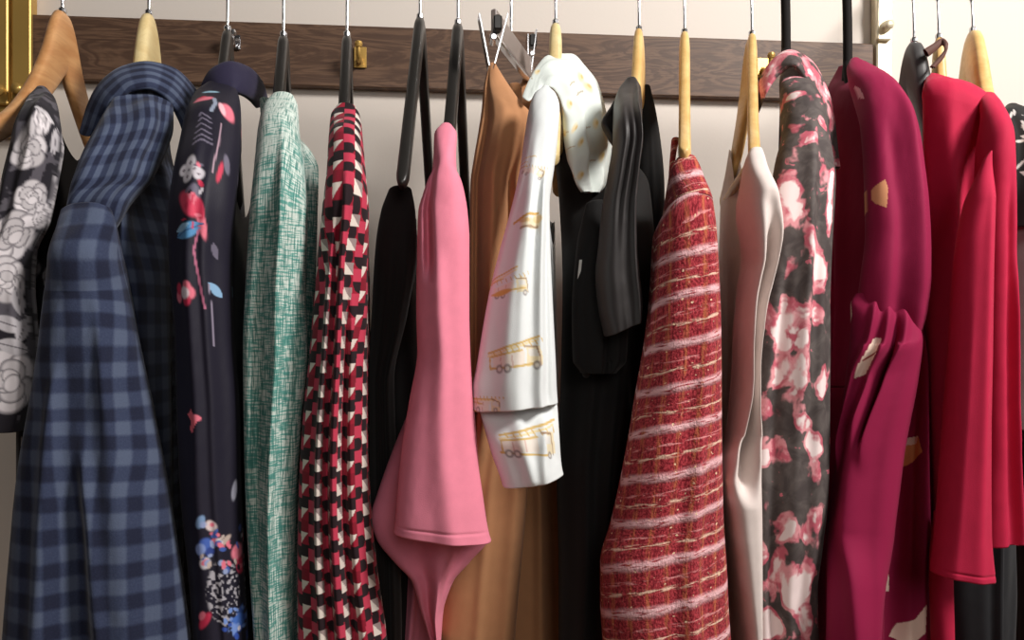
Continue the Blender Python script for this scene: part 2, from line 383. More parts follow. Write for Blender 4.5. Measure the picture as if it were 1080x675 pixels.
# ------------------------------------------------------------------ cloth builders
def tube(name, rows, mat, parent, h=None, folds=(), wr=(.002, 14, 5), dep=.06, res=1.0, p=2.3, seed=1, paint=None, wob=.0, rim=True, cap=False, back=.3, lean=None, af=(4, .0045), hem=0):
    """sleeve/panel: rows (py or (yl,yr), L, R[, Y[, depth]]) from top to bottom, swept as a closed flattened tube"""
    R = []
    for r in rows:
        y = r[0]; yl, yr = (y if isinstance(y, tuple) else (y, y))
        Y = r[3] if len(r) > 3 and r[3] is not None else None
        if Y is None: Y = armY(h, (r[1] + r[2]) / 2, (yl + yr) / 2) + .012 if h else YN
        YL, YRr = (Y if isinstance(Y, tuple) else (Y, Y))
        R.append((r[1], yl, YL, r[2], yr, YRr, r[4] if len(r) > 4 else dep))
    R = np.array(R, float)
    cpx = np.stack([(R[:, 0] + R[:, 3]) / 2, (R[:, 1] + R[:, 4]) / 2], -1)
    L = np.r_[0, np.cumsum(np.linalg.norm(np.diff(cpx, axis=0), axis=1))]
    nv = max(12, int(L[-1] * res)); li = np.linspace(0, L[-1], nv)
    Q = np.stack([pchip(L, R[:, k], li) for k in range(7)], -1)
    PL, PR = at(Q[:, 0], Q[:, 1], Q[:, 2]), at(Q[:, 3], Q[:, 4], Q[:, 5])
    vfr = li / L[-1]
    if wob:
        jl = (fbm(vfr * L[-1] / 45, vfr * 0, seed + 5) - .5) * wob; jr = (fbm(vfr * L[-1] / 45, vfr * 0 + 9, seed + 6) - .5) * wob
        dirn = PR - PL; dirn /= np.linalg.norm(dirn, axis=1)[:, None]
        PL = PL + dirn * jl[:, None]; PR = PR + dirn * jr[:, None]
    if cap or rim: Q[:, 6] *= .3 + .7 * sstep(0, 50, li)
    c = (PL + PR) / 2; hx = (PR - PL) / 2; wd = np.linalg.norm(hx, axis=1)
    T = np.gradient(c, axis=0)
    k = np.ones(9) / 9; T = np.stack([np.convolve(np.pad(T[:, i], 4, 'edge'), k, 'valid') for i in range(3)], -1)
    N = np.cross(hx, T); N /= np.linalg.norm(N, axis=1)[:, None] + 1e-12
    N[N[:, 1] > 0] *= -1
    nf = max(14, int(2 * np.max(wd) / .00105 * res)); nb = max(8, nf // 4)
    thf = np.linspace(-np.pi / 2, np.pi / 2, nf); thb = np.linspace(np.pi / 2, 3 * np.pi / 2, nb + 2)[1:-1]
    blend = .55
    sf = blend * np.sin(thf) + (1 - blend) * thf / (np.pi / 2)
    s = np.r_[sf, np.sin(thb)]; front = np.r_[np.ones(nf), -np.ones(nb)]
    g = np.clip(1 - np.abs(s) ** p, 0, 1) ** (1 / p)
    S, V = np.meshgrid(s, vfr); G = g[None] + 0 * V; Fm = front[None] + 0 * V
    off = Fm * G * Q[:, 6][:, None] / 2
    fo = np.zeros_like(S)
    for (s0, s1, wdt, amp, v0, v1) in folds:
        cc = s0 + (s1 - s0) * np.clip((V - v0) / max(v1 - v0, 1e-3), 0, 1)
        env = sstep(v0 - .06, v0 + .10, V) * (1 - sstep(v1 - .04, v1 + .06, V))
        fo += amp * env * np.exp(-((S - cc) / wdt) ** 2)
    rg = np.random.RandomState(seed)
    if rim:
        for i in range(af[0]):
            s0 = rg.uniform(-.85, .85); v0 = rg.uniform(.02, .35)
            fo += (rg.choice([-1, 1]) * rg.uniform(.5, 1.2) * af[1] * sstep(v0, v0 + .2, V) * (1 - sstep(.9, 1.2, V) * .5)
                   * np.minimum(1, wd[:, None] / .03) * np.exp(-((S - s0 - rg.uniform(-.35, .35) * V - .05 * np.sin(V * rg.uniform(4, 9))) / rg.uniform(.13, .32)) ** 2))
    if hem: fo -= .0011 * np.exp(-((li[:, None] - L[-1] + hem) / 1.1) ** 2)
    um = S * wd[:, None]                         # metres across
    vm = np.r_[0, np.cumsum(np.linalg.norm(np.diff(c, axis=0), axis=1))][:, None] + 0 * S
    fo += wr[0] * 2 * (fbm(um * 100 / wr[1] * 1.3 + V * 2, vm * 100 / wr[2] * .35, seed) - .5)
    fo += wr[0] * .8 * (fbm(um * 55, vm * 30 + um * 25, seed + 3) - .5)
    off = off + np.where(Fm > 0, fo, -.5 * fo) * np.sqrt(G)
    P = c[:, None] + hx[:, None] * S[..., None] + N[:, None] * off[..., None]
    # arc length around the front for the weave coordinates
    ap = np.cumsum(np.linalg.norm(np.diff(P[:, :nf], axis=1), axis=2), axis=1); ap = np.concatenate([np.zeros((nv, 1)), ap], 1)
    ap = ap - ap[:, nf // 2][:, None]
    bu = um[:, nf:]
    uv = np.stack([np.concatenate([ap, bu], 1), vm], -1)
    if lean is not None: uv[..., 1] += uv[..., 0] * lean
    if rim:                                       # turned-in hem
        lc = P[-1].mean(0)
        ex = []
        for kk, zz in ((.985, -.0012), (.93, -.0005), (.84, .003), (.78, .012)):
            q = lc + (P[-1] - lc) * kk; q = q + (-T[-1] / (np.linalg.norm(T[-1]) + 1e-12)) * zz; ex.append(q[None])
        P = np.concatenate([P] + ex); uv = np.concatenate([uv] + [uv[-1:]] * 4)
    if cap:
        t0 = P[0].mean(0); ex = []
        up = -T[0] / (np.linalg.norm(T[0]) + 1e-12)
        for kk, zz in ((.02, .004), (.35, .0038), (.7, .003), (.92, .0014)):
            ex.append((t0 + (P[0] - t0) * kk + up * zz)[None])
        P = np.concatenate(ex + [P]); uv = np.concatenate([uv[:1]] * 4 + [uv])
    me = grid_mesh(name, P)
    col = None
    if paint is not None:
        a, b = project(P); fr = np.concatenate([np.ones(nf, bool), np.zeros(nb, bool)])
        col = paint(Cv(uv, a, b, fr))
    attrs(me, uv, col)
    return adopt(link(name, me, mat), parent)

def body(name, h, mat, parent, zb, T=.035, neck=.08, dip=.05, near=.18, far=.19, flare=.12, off=0.0, top_off=-.04, res=.005, paint=None, seed=3, amp=.003, kf=5, t0=.012):
    """trunk of a garment hanging across the rail, from near shoulder to far shoulder"""
    nl = int((near + far) / res)
    a = np.linspace(0, np.pi, nl); tt = np.r_[near, 0]; s = np.cos(a)             # +1 near .. -1 far
    ring_s = np.r_[s, s[::-1][1:-1]]; side = np.r_[np.ones(nl), -np.ones(nl - 2)]
    t = np.where(ring_s > 0, ring_s * near, ring_s * far)
    pr = np.clip(1 - np.abs(ring_s) ** 3, 0, 1) ** (1 / 2.2)
    zt = h.C[2] + drop(h, t) + top_off
    zn = h.C[2] + drop(h, neck) + top_off
    zt = np.where(np.abs(t) < neck, zn - dip * (1 - (t / neck) ** 2), zt)
    nv = int((zt.max() - zb) / res); v = np.linspace(0, 1, nv) ** 1.15
    Tt, V = np.meshgrid(t, v); Z = zt[None] + (zb - zt[None]) * V
    W = t0 + (T - t0) * sstep(0, .16, V) + .25 * T * V
    lat = side[None] * pr[None] * W / 2
    tn = Tt * (1 + flare * V)
    lat = lat + amp * sstep(.05, .5, V) * np.sin(tn * 2 * np.pi * kf / .4 + side[None] * .7 + seed) * pr[None] + .006 * (fbm(tn * 9 + side[None] * 3, Z * 5, seed) - .5) * sstep(0, .2, V)
    lat = lat + off
    P = np.stack([h.C[0] + tn * h.d[0] + lat * h.lat[0] - h.bend * np.maximum(-tn, 0), h.C[1] + tn * h.d[1] + lat * h.lat[1], Z], -1)
    uv = np.stack([tn + side[None] * .3, h.C[2] - Z], -1)
    lc = P[-1].mean(0)
    P = np.concatenate([P] + [(lc + (P[-1] - lc) * q + np.array([0, 0, z]))[None] for q, z in ((.985, .001), (.95, .03))]); uv = np.concatenate([uv, uv[-1:], uv[-1:]])
    me = grid_mesh(name, P)
    col = None
    if paint is not None:
        a_, b_ = project(P); col = paint(Cv(uv, a_, b_, side == (1 if h.C[0] < 0 else -1)))
    attrs(me, uv, col)
    return adopt(link(name, me, mat), parent)

class Cv:
    """dye canvas over a cloth's weave coordinates (metres)"""
    def __init__(s, uv, px, py, fr):
        s.u, s.v = uv[..., 0], uv[..., 1]; s.px, s.py = px, py; s.fr = fr; s.c = np.zeros(uv.shape[:2] + (3,))
        s.k = .00102
    def base(s, col): s.c[:] = lin(col); return s
    def anchor(s, x, y):
        d = (s.px - x) ** 2 + (s.py - y) ** 2; d = np.where(s.fr[None], d, 1e9); i = np.unravel_index(np.argmin(d), d.shape)
        return s.u[i], s.v[i]
    def blend(s, m, col): s.c += (lin(col) - s.c) * np.clip(m, 0, 1)[..., None]
    def loc(s, x, y, rot=0):
        u0, v0 = s.anchor(x, y); a = (s.u - u0) / s.k; b = (s.v - v0) / s.k
        r = math.radians(rot); return a * math.cos(r) + b * math.sin(r), -a * math.sin(r) + b * math.cos(r)
    def ell(s, x, y, rx, ry, col, rot=0, soft=.25, op=1, ang=None):
        a, b = s.loc(x, y, rot); d = np.sqrt((a / rx) ** 2 + (b / ry) ** 2); s.blend(op * (1 - sstep(1 - soft, 1 + soft, d)), col)
    def leaf(s, x, y, ln, wd, rot, col, vein=None, edge=None):
        a, b = s.loc(x, y, rot); q = np.clip(1 - (a / ln) ** 2, 0, 1); e = np.abs(b) / (wd * q + 1e-6)
        ins = (np.abs(a) < ln)
        if edge is not None:
            q2 = np.clip(1 - (a / (ln + 1.5)) ** 2, 0, 1); s.blend((np.abs(a) < ln + 1.5) * (1 - sstep(.85, 1.1, np.abs(b) / ((wd + 1.3) * q2 + 1e-6))), edge)
        s.blend(ins * (1 - sstep(.8, 1.1, e)), col)
        if vein is not None: s.blend(ins * (1 - sstep(.4, 1.0, np.abs(b))) * .8, vein)
    def line(s, pts, wd, col, op=1):
        u0, v0 = s.anchor(*pts[0]); a = (s.u - u0) / s.k + pts[0][0]; b = (s.v - v0) / s.k + pts[0][1]
        m = np.zeros_like(a)
        for (x0, y0), (x1, y1) in zip(pts[:-1], pts[1:]):
            dx, dy = x1 - x0, y1 - y0; t = np.clip(((a - x0) * dx + (b - y0) * dy) / (dx * dx + dy * dy + 1e-9), 0, 1)
            d = np.hypot(a - x0 - t * dx, b - y0 - t * dy); m = np.maximum(m, 1 - sstep(wd * .6, wd * 1.2, d))
        s.blend(m * op, col)
    def poly(s, pts, col, op=1):
        pts = np.array(pts, float); cx, cy = pts.mean(0)
        u0, v0 = s.anchor(cx, cy); a = (s.u - u0) / s.k + cx; b = (s.v - v0) / s.k + cy
        ins = np.zeros(a.shape, bool); n = len(pts)
        for i in range(n):
            (x0, y0), (x1, y1) = pts[i], pts[(i + 1) % n]
            c = ((y0 > b) != (y1 > b)) & (a < (x1 - x0) * (b - y0) / (y1 - y0 + 1e-9) + x0); ins ^= c
        s.blend(ins * op, col)
    def ring(s, x, y, r, wd, col, op=1):
        a, b = s.loc(x, y); s.blend(op * (1 - sstep(wd * .6, wd * 1.2, np.abs(np.hypot(a, b) - r))), col)
def garment(name, h, label, cat='clothing'):
    return empty(name, (h.C[0], h.C[1], h.C[2] - .21), label, cat)
ZB = CAM_Z - .52

exec_parts = []
# ================================================================== 1 grey and white floral blouse (far left)
h = hanger('wooden_hanger', (66, 13), -22, M['tan'], 'tan wooden hanger at the far left holding the grey floral blouse', .015)
def rose(cv, x, y, r, rot=0, n=9, tone=1.0):
    q = np.random.RandomState(int(abs(x * 31 + y * 17 + rot)))
    u0, v0 = cv.anchor(x, y)
    near = (np.abs(cv.u - u0) < 1.6 * r * cv.k) & (np.abs(cv.v - v0) < 1.6 * r * cv.k)
    a0 = (cv.u[near] - u0) / cv.k; b0 = (cv.v[near] - v0) / cv.k; sub = cv.c[near]
    for rr, sz, m in ((.62, .52, n), (.38, .42, n - 3), (.16, .30, 4)):
        for k in range(m):
            th = 2 * np.pi * (k + q.uniform(-.2, .2)) / m + rr * 3 + rot; cx, cy = rr * r * math.cos(th), rr * r * math.sin(th)
            c_, s_ = math.cos(th), math.sin(th); a = (a0 - cx) * c_ + (b0 - cy) * s_; b = -(a0 - cx) * s_ + (b0 - cy) * c_
            d = np.hypot(a / (sz * r * .85), b / (sz * r * 1.05)); t = q.uniform(194, 238) * tone
            e = (1 - sstep(.96, 1.06, d)) * (1 - sstep(.60, .98, d) * .0)
            col = lin((t, t * .97, t * .985)); edge = lin((74 * tone, 69 * tone, 78 * tone))
            w_ = sstep(.70, .98, d)[:, None] * .75
            sub += (col * (1 - w_) + edge * w_ - sub) * e[:, None]
    cv.c[near] = sub
def p_bwfloral(cv, dim=False):
    cv.base((38, 35, 42))
    n = fbm(cv.u * 90, cv.v * 90, 4); cv.blend(sstep(.60, .66, n) * .5, (120, 115, 124))
    for (x, y, r) in ((28, 158, 19), (34, 208, 17), (14, 248, 24), (46, 228, 13), (6, 295, 22), (8, 402, 30), (46, 124, 9), (-8, 200, 12)):
        rose(cv, x, y, r, x, 6)
    for (x, y, l, w_, r) in ((20, 318, 15, 8, 80), (8, 342, 18, 8, 20), (24, 348, 14, 8, -60), (14, 366, 17, 8, 15), (32, 342, 10, 7, 60), (26, 108, 12, 6, 30), (58, 150, 14, 6, 100), (56, 200, 15, 6, 85), (38, 430, 12, 6, 60)):
        cv.leaf(x, y, l, w_, r, (196, 191, 196), (90, 85, 92))
    cv.ell(42, 105, 12, 8, (44, 40, 48)); cv.line([(38, 112), (50, 110), (58, 114)], 1.6, (200, 196, 200))
    return cv.c
def p_bwbody(cv):
    cv.base((34, 31, 37))
    f = .05
    for i in range(45):
        q = np.random.RandomState(i); x, y = q.uniform(0, 110), q.uniform(110, 700)
        rose(cv, x, y, q.uniform(8, 17), x, 6, .9)
    return cv.c
cA = cloth('grey_floral_cotton', None)
g = garment('floral_blouse', h, 'black blouse with large grey and white roses on the tan hanger at far left', 'blouse')
tube('sleeve', [(97, 38, 52), (106, 29, 59), (125, 23, 63), (150, 16, 64), (190, 6, 58), (230, 0, 50), (265, -6, 34), (300, -10, 32), (340, -14, 35), (380, -16, 38), (420, -18, 37), (452, -18, 30)], cA, g, h, folds=((.4, .1, .25, .008, .05, .6), (-.3, -.5, .3, .006, .2, 1)), seed=11, paint=p_bwfloral, dep=.055)
body('bodice', h, cA, g, ZB, T=.035, near=.14, res=.0028, paint=p_bwbody, seed=2, off=.013)

# ================================================================== 2 blue gingham shirt
h = hanger('wooden_hanger', (157, 15), 112, M['pale'], 'pale maple wooden hanger inside the collar of the blue checked shirt', .017, span=.72, prof='broad')
def gingham(name, pu, pv, wv):
    k = NT(name); u, v = k.uv()
    a = k.stripe(u, pu, .5, .08); b = k.stripe(v, pv, .5, .08)
    s = k.math('ADD', k.math('MULTIPLY', a, 1 - wv), k.math('MULTIPLY', b, wv))
    s = k.math('ADD', s, k.math('MULTIPLY', k.math('SUBTRACT', k.noise(k.weave(), 500, 2), .5), .35))
    r = k.n('ShaderNodeValToRGB'); k.put(r.inputs[0], s)
    r.color_ramp.elements[0].color = (*lin((84, 94, 117)), 1); r.color_ramp.elements[1].color = (*lin((33, 37, 57)), 1)
    m = r.color_ramp.elements.new(.5); m.color = (*lin((55, 63, 88)), 1)
    k.bump(k.noise(k.weave(), 700, 2), .3, .0008)
    return k.fin(r.outputs[0], .9, spec=.15, sheen=.12)
G2 = gingham('blue_gingham_flannel', .031, .029, .5); G2y = gingham('blue_gingham_yoke', .0125, .030, .38)
g = garment('checked_shirt', h, 'blue and navy gingham flannel shirt with turned up collar', 'shirt')
tube('sleeve', [((226, 222), 65, 118, .90), ((240, 233), 62, 121, .893), (270, 57, 126, .89), (310, 52, 135, .895), (370, 44, 147, .89), (430, 34, 160, .89), (500, 22, 174, .885), (580, 14, 187, .88), (672, 6, 200, .88), (780, -4, 212, .88)], G2, g, None, dep=.085, folds=((-.35, -.55, .13, .012, .3, 1.1), (.1, .25, .10, .010, .45, 1.1), (-.05, .0, .16, -.012, .5, 1.1), (.55, .5, .15, .006, .2, .9)), seed=21, cap=True, wr=(.003, 12, 6))
tube('shoulder', [(93, 138, 166, 1.04), (100, 124, 178, (.99, 1.03)), (118, 110, 182, (.965, 1.02)), (140, 98, 180, (.935, 1.01)), (165, 86, 172, (.915, .99)), (195, 76, 156, (.90, .96)), (222, 70, 134, (.905, .93)), (245, 70, 122, .925), (262, 72, 116, .94)], G2y, g, None, dep=.05, folds=((.1, -.1, .4, .006, .1, 1),), seed=22, cap=True)
tube('collar', [((138, 142), 84, 97, (1.0, .99), .010), ((112, 122), 92, 110, (1.0, .985), .012), ((86, 104), 108, 126, (1.0, .98), .014), ((71, 95), 130, 140, (1.01, .98), .014), ((66, 93), 154, 156, (1.02, .985), .014), ((71, 100), 180, 171, (1.04, 1.0), .014), ((86, 116), 199, 184, (1.07, 1.02), .014), ((104, 140), 211, 194, (1.09, 1.04), .012), ((122, 160), 214, 198, (1.10, 1.06), .010)], G2y, g, None, seed=23, rim=False, cap=True, wr=(.001, 6, 4))
body('bodice', h, G2, g, ZB, T=.06, near=.18, far=.2, seed=5, off=.008, neck=.06, dip=.0, top_off=-.06)

# ================================================================== 3 navy blouse with bright flowers
h = hanger('plastic_hanger', (240, 32), 216, M['black_plastic'], 'black plastic hanger in the neckline of the navy floral blouse', .012, slim=.4)
def p_navy(cv):
    cv.base((30, 27, 42))
    W, PK, RD, BL, GR = (212, 206, 214), (232, 120, 140), (206, 52, 84), (86, 146, 196), (110, 104, 122)
    cv.ell(214, 104, 11, 6, PK, -30); cv.ell(240, 118, 8, 15, PK, -15); cv.ell(234, 114, 3, 12, (245, 190, 200), -15); cv.ell(212, 103, 6, 3, RD, -30)
    cv.ell(222, 97, 9, 3, (150, 190, 210), 5); cv.line([(226, 104), (229, 118), (226, 134)], 2.2, (150, 160, 180))
    for i in range(6): cv.line([(203 + i * 1.5, 152 - i * 6), (212, 146 - i * 6), (222, 150 - i * 5)], 1.3, GR)
    cv.line([(233, 130), (234, 170), (232, 196)], .9, (180, 150, 165)); cv.ell(232, 182, 2.6, 10, RD, 5); cv.ell(240, 174, 3.5, 9, GR, -20)
    for (x, y) in ((194, 180), (201, 171), (206, 178), (198, 186), (210, 183)): cv.ell(x, y, 5.5, 5.5, W); cv.ell(x, y, 1.6, 1.6, (120, 110, 120))
    cv.ell(204, 204, 7, 8, GR); cv.ell(198, 214, 14, 7, (226, 70, 100), 30); cv.ell(204, 209, 10, 3, PK, 35); cv.ell(213, 236, 4, 16, PK, -15); cv.ell(210, 222, 4, 8, RD, -20)
    cv.leaf(196, 243, 17, 8, -22, BL, (40, 70, 120)); cv.leaf(192, 240, 10, 4, -22, (150, 190, 220))
    cv.line([(210, 242), (206, 262), (210, 285), (214, 318)], 1.2, (190, 110, 140))
    for a in range(0, 360, 72): cv.ell(194 + 6 * math.cos(math.radians(a)), 309 + 7 * math.sin(math.radians(a)), 5, 6, RD if a % 144 else PK)
    cv.ell(194, 309, 6, 6, (238, 226, 232))
    cv.leaf(227, 306, 11, 5, 40, (140, 180, 215)); cv.line([(220, 300), (222, 330), (222, 360)], .8, (150, 140, 160)); cv.leaf(226, 265, 9, 4, 70, GR)
    cv.poly([(195, 438), (201, 432), (204, 438), (213, 440), (206, 446), (202, 456), (198, 452), (200, 445)], (232, 110, 124)); cv.ell(207, 441, 5, 3, PK, 20)
    for (x, y, rx, ry, c) in ((211, 551, 4, 7, (130, 160, 200)), (223, 554, 6, 5, (225, 205, 205)), (217, 575, 7, 7, (70, 100, 180)), (211, 580, 5, 6, (140, 160, 215)), (216, 594, 5, 6, W), (222, 582, 4, 5, (50, 70, 140)), (238, 570, 3, 8, (190, 170, 160)), (251, 582, 8, 9, (236, 130, 150)), (253, 596, 8, 7, RD), (216, 655, 4, 10, RD), (213, 650, 3, 5, PK), (252, 655, 9, 10, (70, 110, 190)), (246, 664, 6, 6, (120, 150, 215)), (256, 640, 4, 6, (60, 90, 170)), (222, 690, 9, 12, BL)):
        cv.ell(x, y, rx, ry, c, x)
    a, b = cv.loc(238, 626); m = (1 - sstep(.85, 1.05, np.hypot(a / 20, b / 34)))
    dd = vn(cv.u * 420, cv.v * 420, 3); cv.blend(m * sstep(.55, .7, dd) * .9, (180, 176, 184))
    q = np.random.RandomState(7)
    for i in range(34):
        x, y = 212 + q.uniform(0, 44), 548 + q.uniform(0, 58)
        cv.ell(x, y, q.uniform(1.5, 3.5), q.uniform(2, 5), [(30, 27, 42), W, (70, 96, 170), (150, 164, 205), PK, (196, 178, 170)][q.randint(6)], q.uniform(0, 180))
    for i in range(22):
        x, y = 236 + q.uniform(0, 26), 632 + q.uniform(0, 44)
        cv.ell(x, y, q.uniform(1.5, 3), q.uniform(2, 5), [(30, 27, 42), (54, 84, 170), (120, 150, 215), W][q.randint(4)], q.uniform(0, 180))
    for i in range(16):
        x, y = 192 + q.uniform(0, 24), 165 + q.uniform(0, 80)
        cv.ell(x, y, q.uniform(1, 2), q.uniform(2, 5), [W, RD, (30, 27, 42), PK, GR][q.randint(5)], q.uniform(0, 180))
    cv.ell(247, 517, 4, 10, (150, 150, 165), 15)
    return cv.c
cA = cloth('navy_floral_crepe', None, .6, .03, .3)
g = garment('navy_floral_blouse', h, 'dark navy blouse scattered with pink, white and blue flowers', 'blouse')
tube('sleeve', [(92, 216, 246), (98, 207, 251), (118, 198, 254), (150, 192, 254), (190, 184, 250), (230, 179, 247), (280, 180, 244), (350, 186, 246), (430, 188, 252), (520, 192, 254), (600, 200, 257), (672, 205, 261), (780, 212, 266)], cA, g, h, folds=((.35, .5, .2, .009, .15, 1.1), (-.2, -.25, .35, .006, .2, 1.1)), seed=31, paint=p_navy, dep=.06, wr=(.0018, 14, 6))
def p_navyb(cv):
    cv.base((27, 25, 36))
    for (x, y, r, c) in ((262, 105, 6, (226, 100, 120)), (270, 300, 8, (180, 180, 190)), (262, 560, 9, (210, 60, 90)), (268, 460, 6, (200, 200, 210))): cv.ell(x, y, r, r, c)
    return cv.c
tube('collar', [((102, 106), 209, 218, (1.03, 1.02), .010), ((86, 98), 214, 226, (1.02, 1.01), .012), ((72, 96), 224, 234, (1.02, 1.005), .014), ((65, 97), 242, 243, (1.03, 1.005), .014), ((70, 100), 260, 254, (1.06, 1.02), .014), ((84, 106), 274, 264, (1.10, 1.05), .014), ((104, 114), 281, 271, (1.13, 1.08), .010)], cloth('navy_crepe_collar', (42, 38, 62), .7), g, None, seed=32, rim=False, cap=True, wr=(.001, 6, 4))
body('bodice', h, cA, g, ZB, T=.034, near=.17, far=.2, seed=6, off=.012, paint=p_navyb, neck=.14, dip=.04)

# ================================================================== 4 teal woven blouse
h = hanger('plastic_hanger', (299, 38), 284, M['black_plastic'], 'black plastic hanger of the mint and teal woven blouse', .0135, slim=.4)
def teal():
    k = NT('mint_teal_weave'); w_ = k.weave()
    a = k.noise(k.scale(w_, (55, 520, 1)), 1.0, 2, .5, .25); b = k.noise(k.scale(w_, (620, 45, 1)), 1.0, 2, .5, .25)
    d = k.noise(k.scale(w_, (14, 9, 1)), 1.0, 2)
    d = k.math('MULTIPLY', k.math('SUBTRACT', d, .5), .35)
    u, v = k.uv(); low_shade = k.math('MULTIPLY', k.ss(v, .06, .26), .07)  # overhead light put into the colour: weave paler at the shoulder, deeper below
    a = k.math('ADD', k.math('ADD', a, d), low_shade); b = k.math('ADD', k.math('ADD', b, d), low_shade)
    c = k.mix(k.ss(a, .505, .635), lin((202, 214, 206)), lin((104, 160, 150)))
    c = k.mix(k.math('MULTIPLY', k.ss(b, .53, .62), .8), c, lin((56, 122, 114)))
    c = k.mix(k.math('MULTIPLY', k.ss(b, .44, .36), .7), c, lin((222, 234, 226)))
    k.bump(a, .5, .0012)
    return k.fin(c, .85, spec=.2, sheen=.05)
G4 = teal()
g = garment('woven_blouse', h, 'mint green and teal slub weave blouse', 'blouse')
tube('sleeve', [(103, 286, 310), (112, 278, 314), (140, 273, 316), (180, 269, 322), (230, 264, 324), (300, 260, 322), (370, 257, 324), (450, 258, 317), (530, 260, 312), (600, 264, 310), (672, 269, 309), (780, 276, 309)], G4, g, h, folds=((.3, .1, .2, .010, .1, 1.1), (-.5, -.4, .25, -.006, .3, 1.1), (.75, .6, .2, -.006, .2, 1)), seed=41, dep=.06)
tube('back_yoke', [((104, 106), 274, 284, 1.04, .012), (130, 276, 300, 1.06, .02), (180, 300, 336, 1.10, .03), (260, 306, 334, 1.10, .03), (400, 308, 330, 1.06, .03)], G4, g, None, seed=42, rim=False)
body('bodice', h, G4, g, ZB, T=.034, near=.17, far=.2, seed=7, off=.012)

# ================================================================== 5 red geometric blouse
h = hanger('plastic_hanger', (366, 38), 358, M['black_plastic'], 'black plastic hanger of the red geometric print blouse', .013, slim=.4)
def p_geo(cv):
    u, v = cv.u / .0122, cv.v / .0122
    ci = np.floor(u); fu = u - ci; k4 = np.mod(ci, 4)
    v = v + .5 * (k4 == 1) + .25 * (k4 == 3)
    ri = np.floor(v); fv = v - ri; r2 = np.mod(ri + (k4 == 2), 2); r4 = np.mod(ri, 4)
    cv.base((150, 26, 48))
    BK, WH, GY, RD2, DR = (36, 22, 27), (220, 208, 198), (150, 132, 130), (190, 58, 82), (128, 20, 40)
    rnd = np.hypot(np.maximum(fu - .5, 0), np.abs(fv - .5) * .9) < .48
    cv.blend(((k4 == 0) & (r2 == 1)) * 1., RD2); cv.blend(((k4 == 0) & (r2 == 0) & rnd) * 1., BK)
    cv.blend(((k4 == 1) & (r2 == 0) & (fu < fv + .05)) * 1., WH); cv.blend(((k4 == 1) & (r2 == 0) & (fu >= fv + .05)) * 1., GY)
    cv.blend(((k4 == 1) & (r2 == 1) & (np.hypot(fu, fv - .5) < .85)) * 1., BK)
    cv.blend(((k4 == 2) & (r2 == 1)) * 1., RD2); cv.blend(((k4 == 2) & (r2 == 0) & (np.hypot(fu - 1, fv) < 1.0)) * 1., BK)
    cv.blend(((k4 == 3) & (r2 == 0) & (fu + fv < .95)) * 1., WH); cv.blend(((k4 == 3) & (r2 == 1) & (r4 == 1)) * 1., BK); cv.blend(((k4 == 3) & (r2 == 1) & (r4 == 3)) * 1., DR)
    return cv.c
cA = cloth('red_geometric_print', None)
g = garment('geometric_blouse', h, 'red, black and white geometric print blouse on a black hanger', 'blouse')
tube('sleeve', [(117, 354, 376), (124, 349, 380), (150, 347, 383), (185, 345, 386), (225, 340, 389), (300, 333, 388), (370, 327, 388), (450, 319, 388), (530, 315, 391), (600, 314, 398), (672, 314, 408), (780, 312, 416)], cA, g, h, folds=((-.35, -.4, .12, .010, .2, 1.1), (.1, .05, .14, .010, .15, 1.1), (.55, .6, .12, .010, .3, 1.1), (-.1, -.15, .08, -.008, .2, 1.1), (.33, .32, .08, -.008, .3, 1.1)), seed=51, paint=p_geo, dep=.065, res=1.3)
body('bodice', h, cA, g, ZB, T=.034, near=.17, far=.2, seed=8, off=.008, res=.003, paint=p_geo)

# ================================================================== 6 black sleeveless top
h = hanger('plastic_hanger', (443, 19), 424, M['black_plastic'], 'bare black plastic hanger left of the pink top, holding the black blouse', .0135, slim=.5)
k6 = cloth('black_jersey', (26, 24, 24), .85)
g = garment('black_blouse', h, 'plain black sleeveless blouse between the red geometric blouse and the pink top', 'blouse')
tube('side_panel', [(200, 410, 434, .945), (222, 402, 438, .94), (260, 396, 440, .94), (330, 392, 430, .96), (400, 389, 416, .985), (520, 390, 420, .99), (672, 394, 424, 1.0), (760, 394, 424, 1.0)], k6, g, None, folds=((-.2, -.3, .3, .008, .1, 1.1), (.5, .4, .2, .008, .1, 1.1)), seed=61, dep=.05, cap=True, res=.6)
body('bodice', h, k6, g, ZB, T=.034, near=.08, far=.15, seed=9, off=-.02, neck=.17, dip=.05)

# ================================================================== 7 pink top
h = hanger('plastic_hanger', (483, 25), 469, M['black_plastic'], 'black plastic hanger carrying the pink top', .014, slim=.5)
k7 = cloth('pink_crepe', (234, 136, 158), .8, .06, .2)
g = garment('pink_top', h, 'plain salmon pink short sleeved top', 'top')
tube('sleeve', [(138, 463, 478, .92), (143, 458, 482, .91), (165, 457, 481, .90), (186, 455, 482, .893), (196, 450, 487, .889), (206, 446, 490, .886), (224, 441, 493, .884), (255, 440, 495, .88), (330, 439, 495, .88), (370, 440, 496, .88), (420, 432, 499, .878), (470, 424, 502, .875), (520, 419, 509, .872), ((556, 563), 416, 516, .87), ((560, 569), 415, 518, .87)], k7, g, None, folds=((-.66, -.55, .15, -.018, .13, .34), (-.25, .25, .3, .006, .3, 1.1)), seed=71, dep=.06, wr=(.0014, 20, 14), cap=True, af=(0, 0), hem=9)
tube('bodice_front', [(380, 448, 496, .96), (430, 432, 500, .955), (480, 412, 504, .95), (520, 398, 508, .945), (546, 391, 513, .94), (568, 397, 514, .94), (590, 414, 497, .94), (612, 434, 478, .94), (640, 443, 468, .945), (676, 455, 465, .95)], k7, g, None, folds=((.1, .3, .25, .014, .3, 1), (-.5, -.2, .3, -.01, .3, 1)), seed=73, dep=.05, wr=(.002, 12, 8), cap=True)
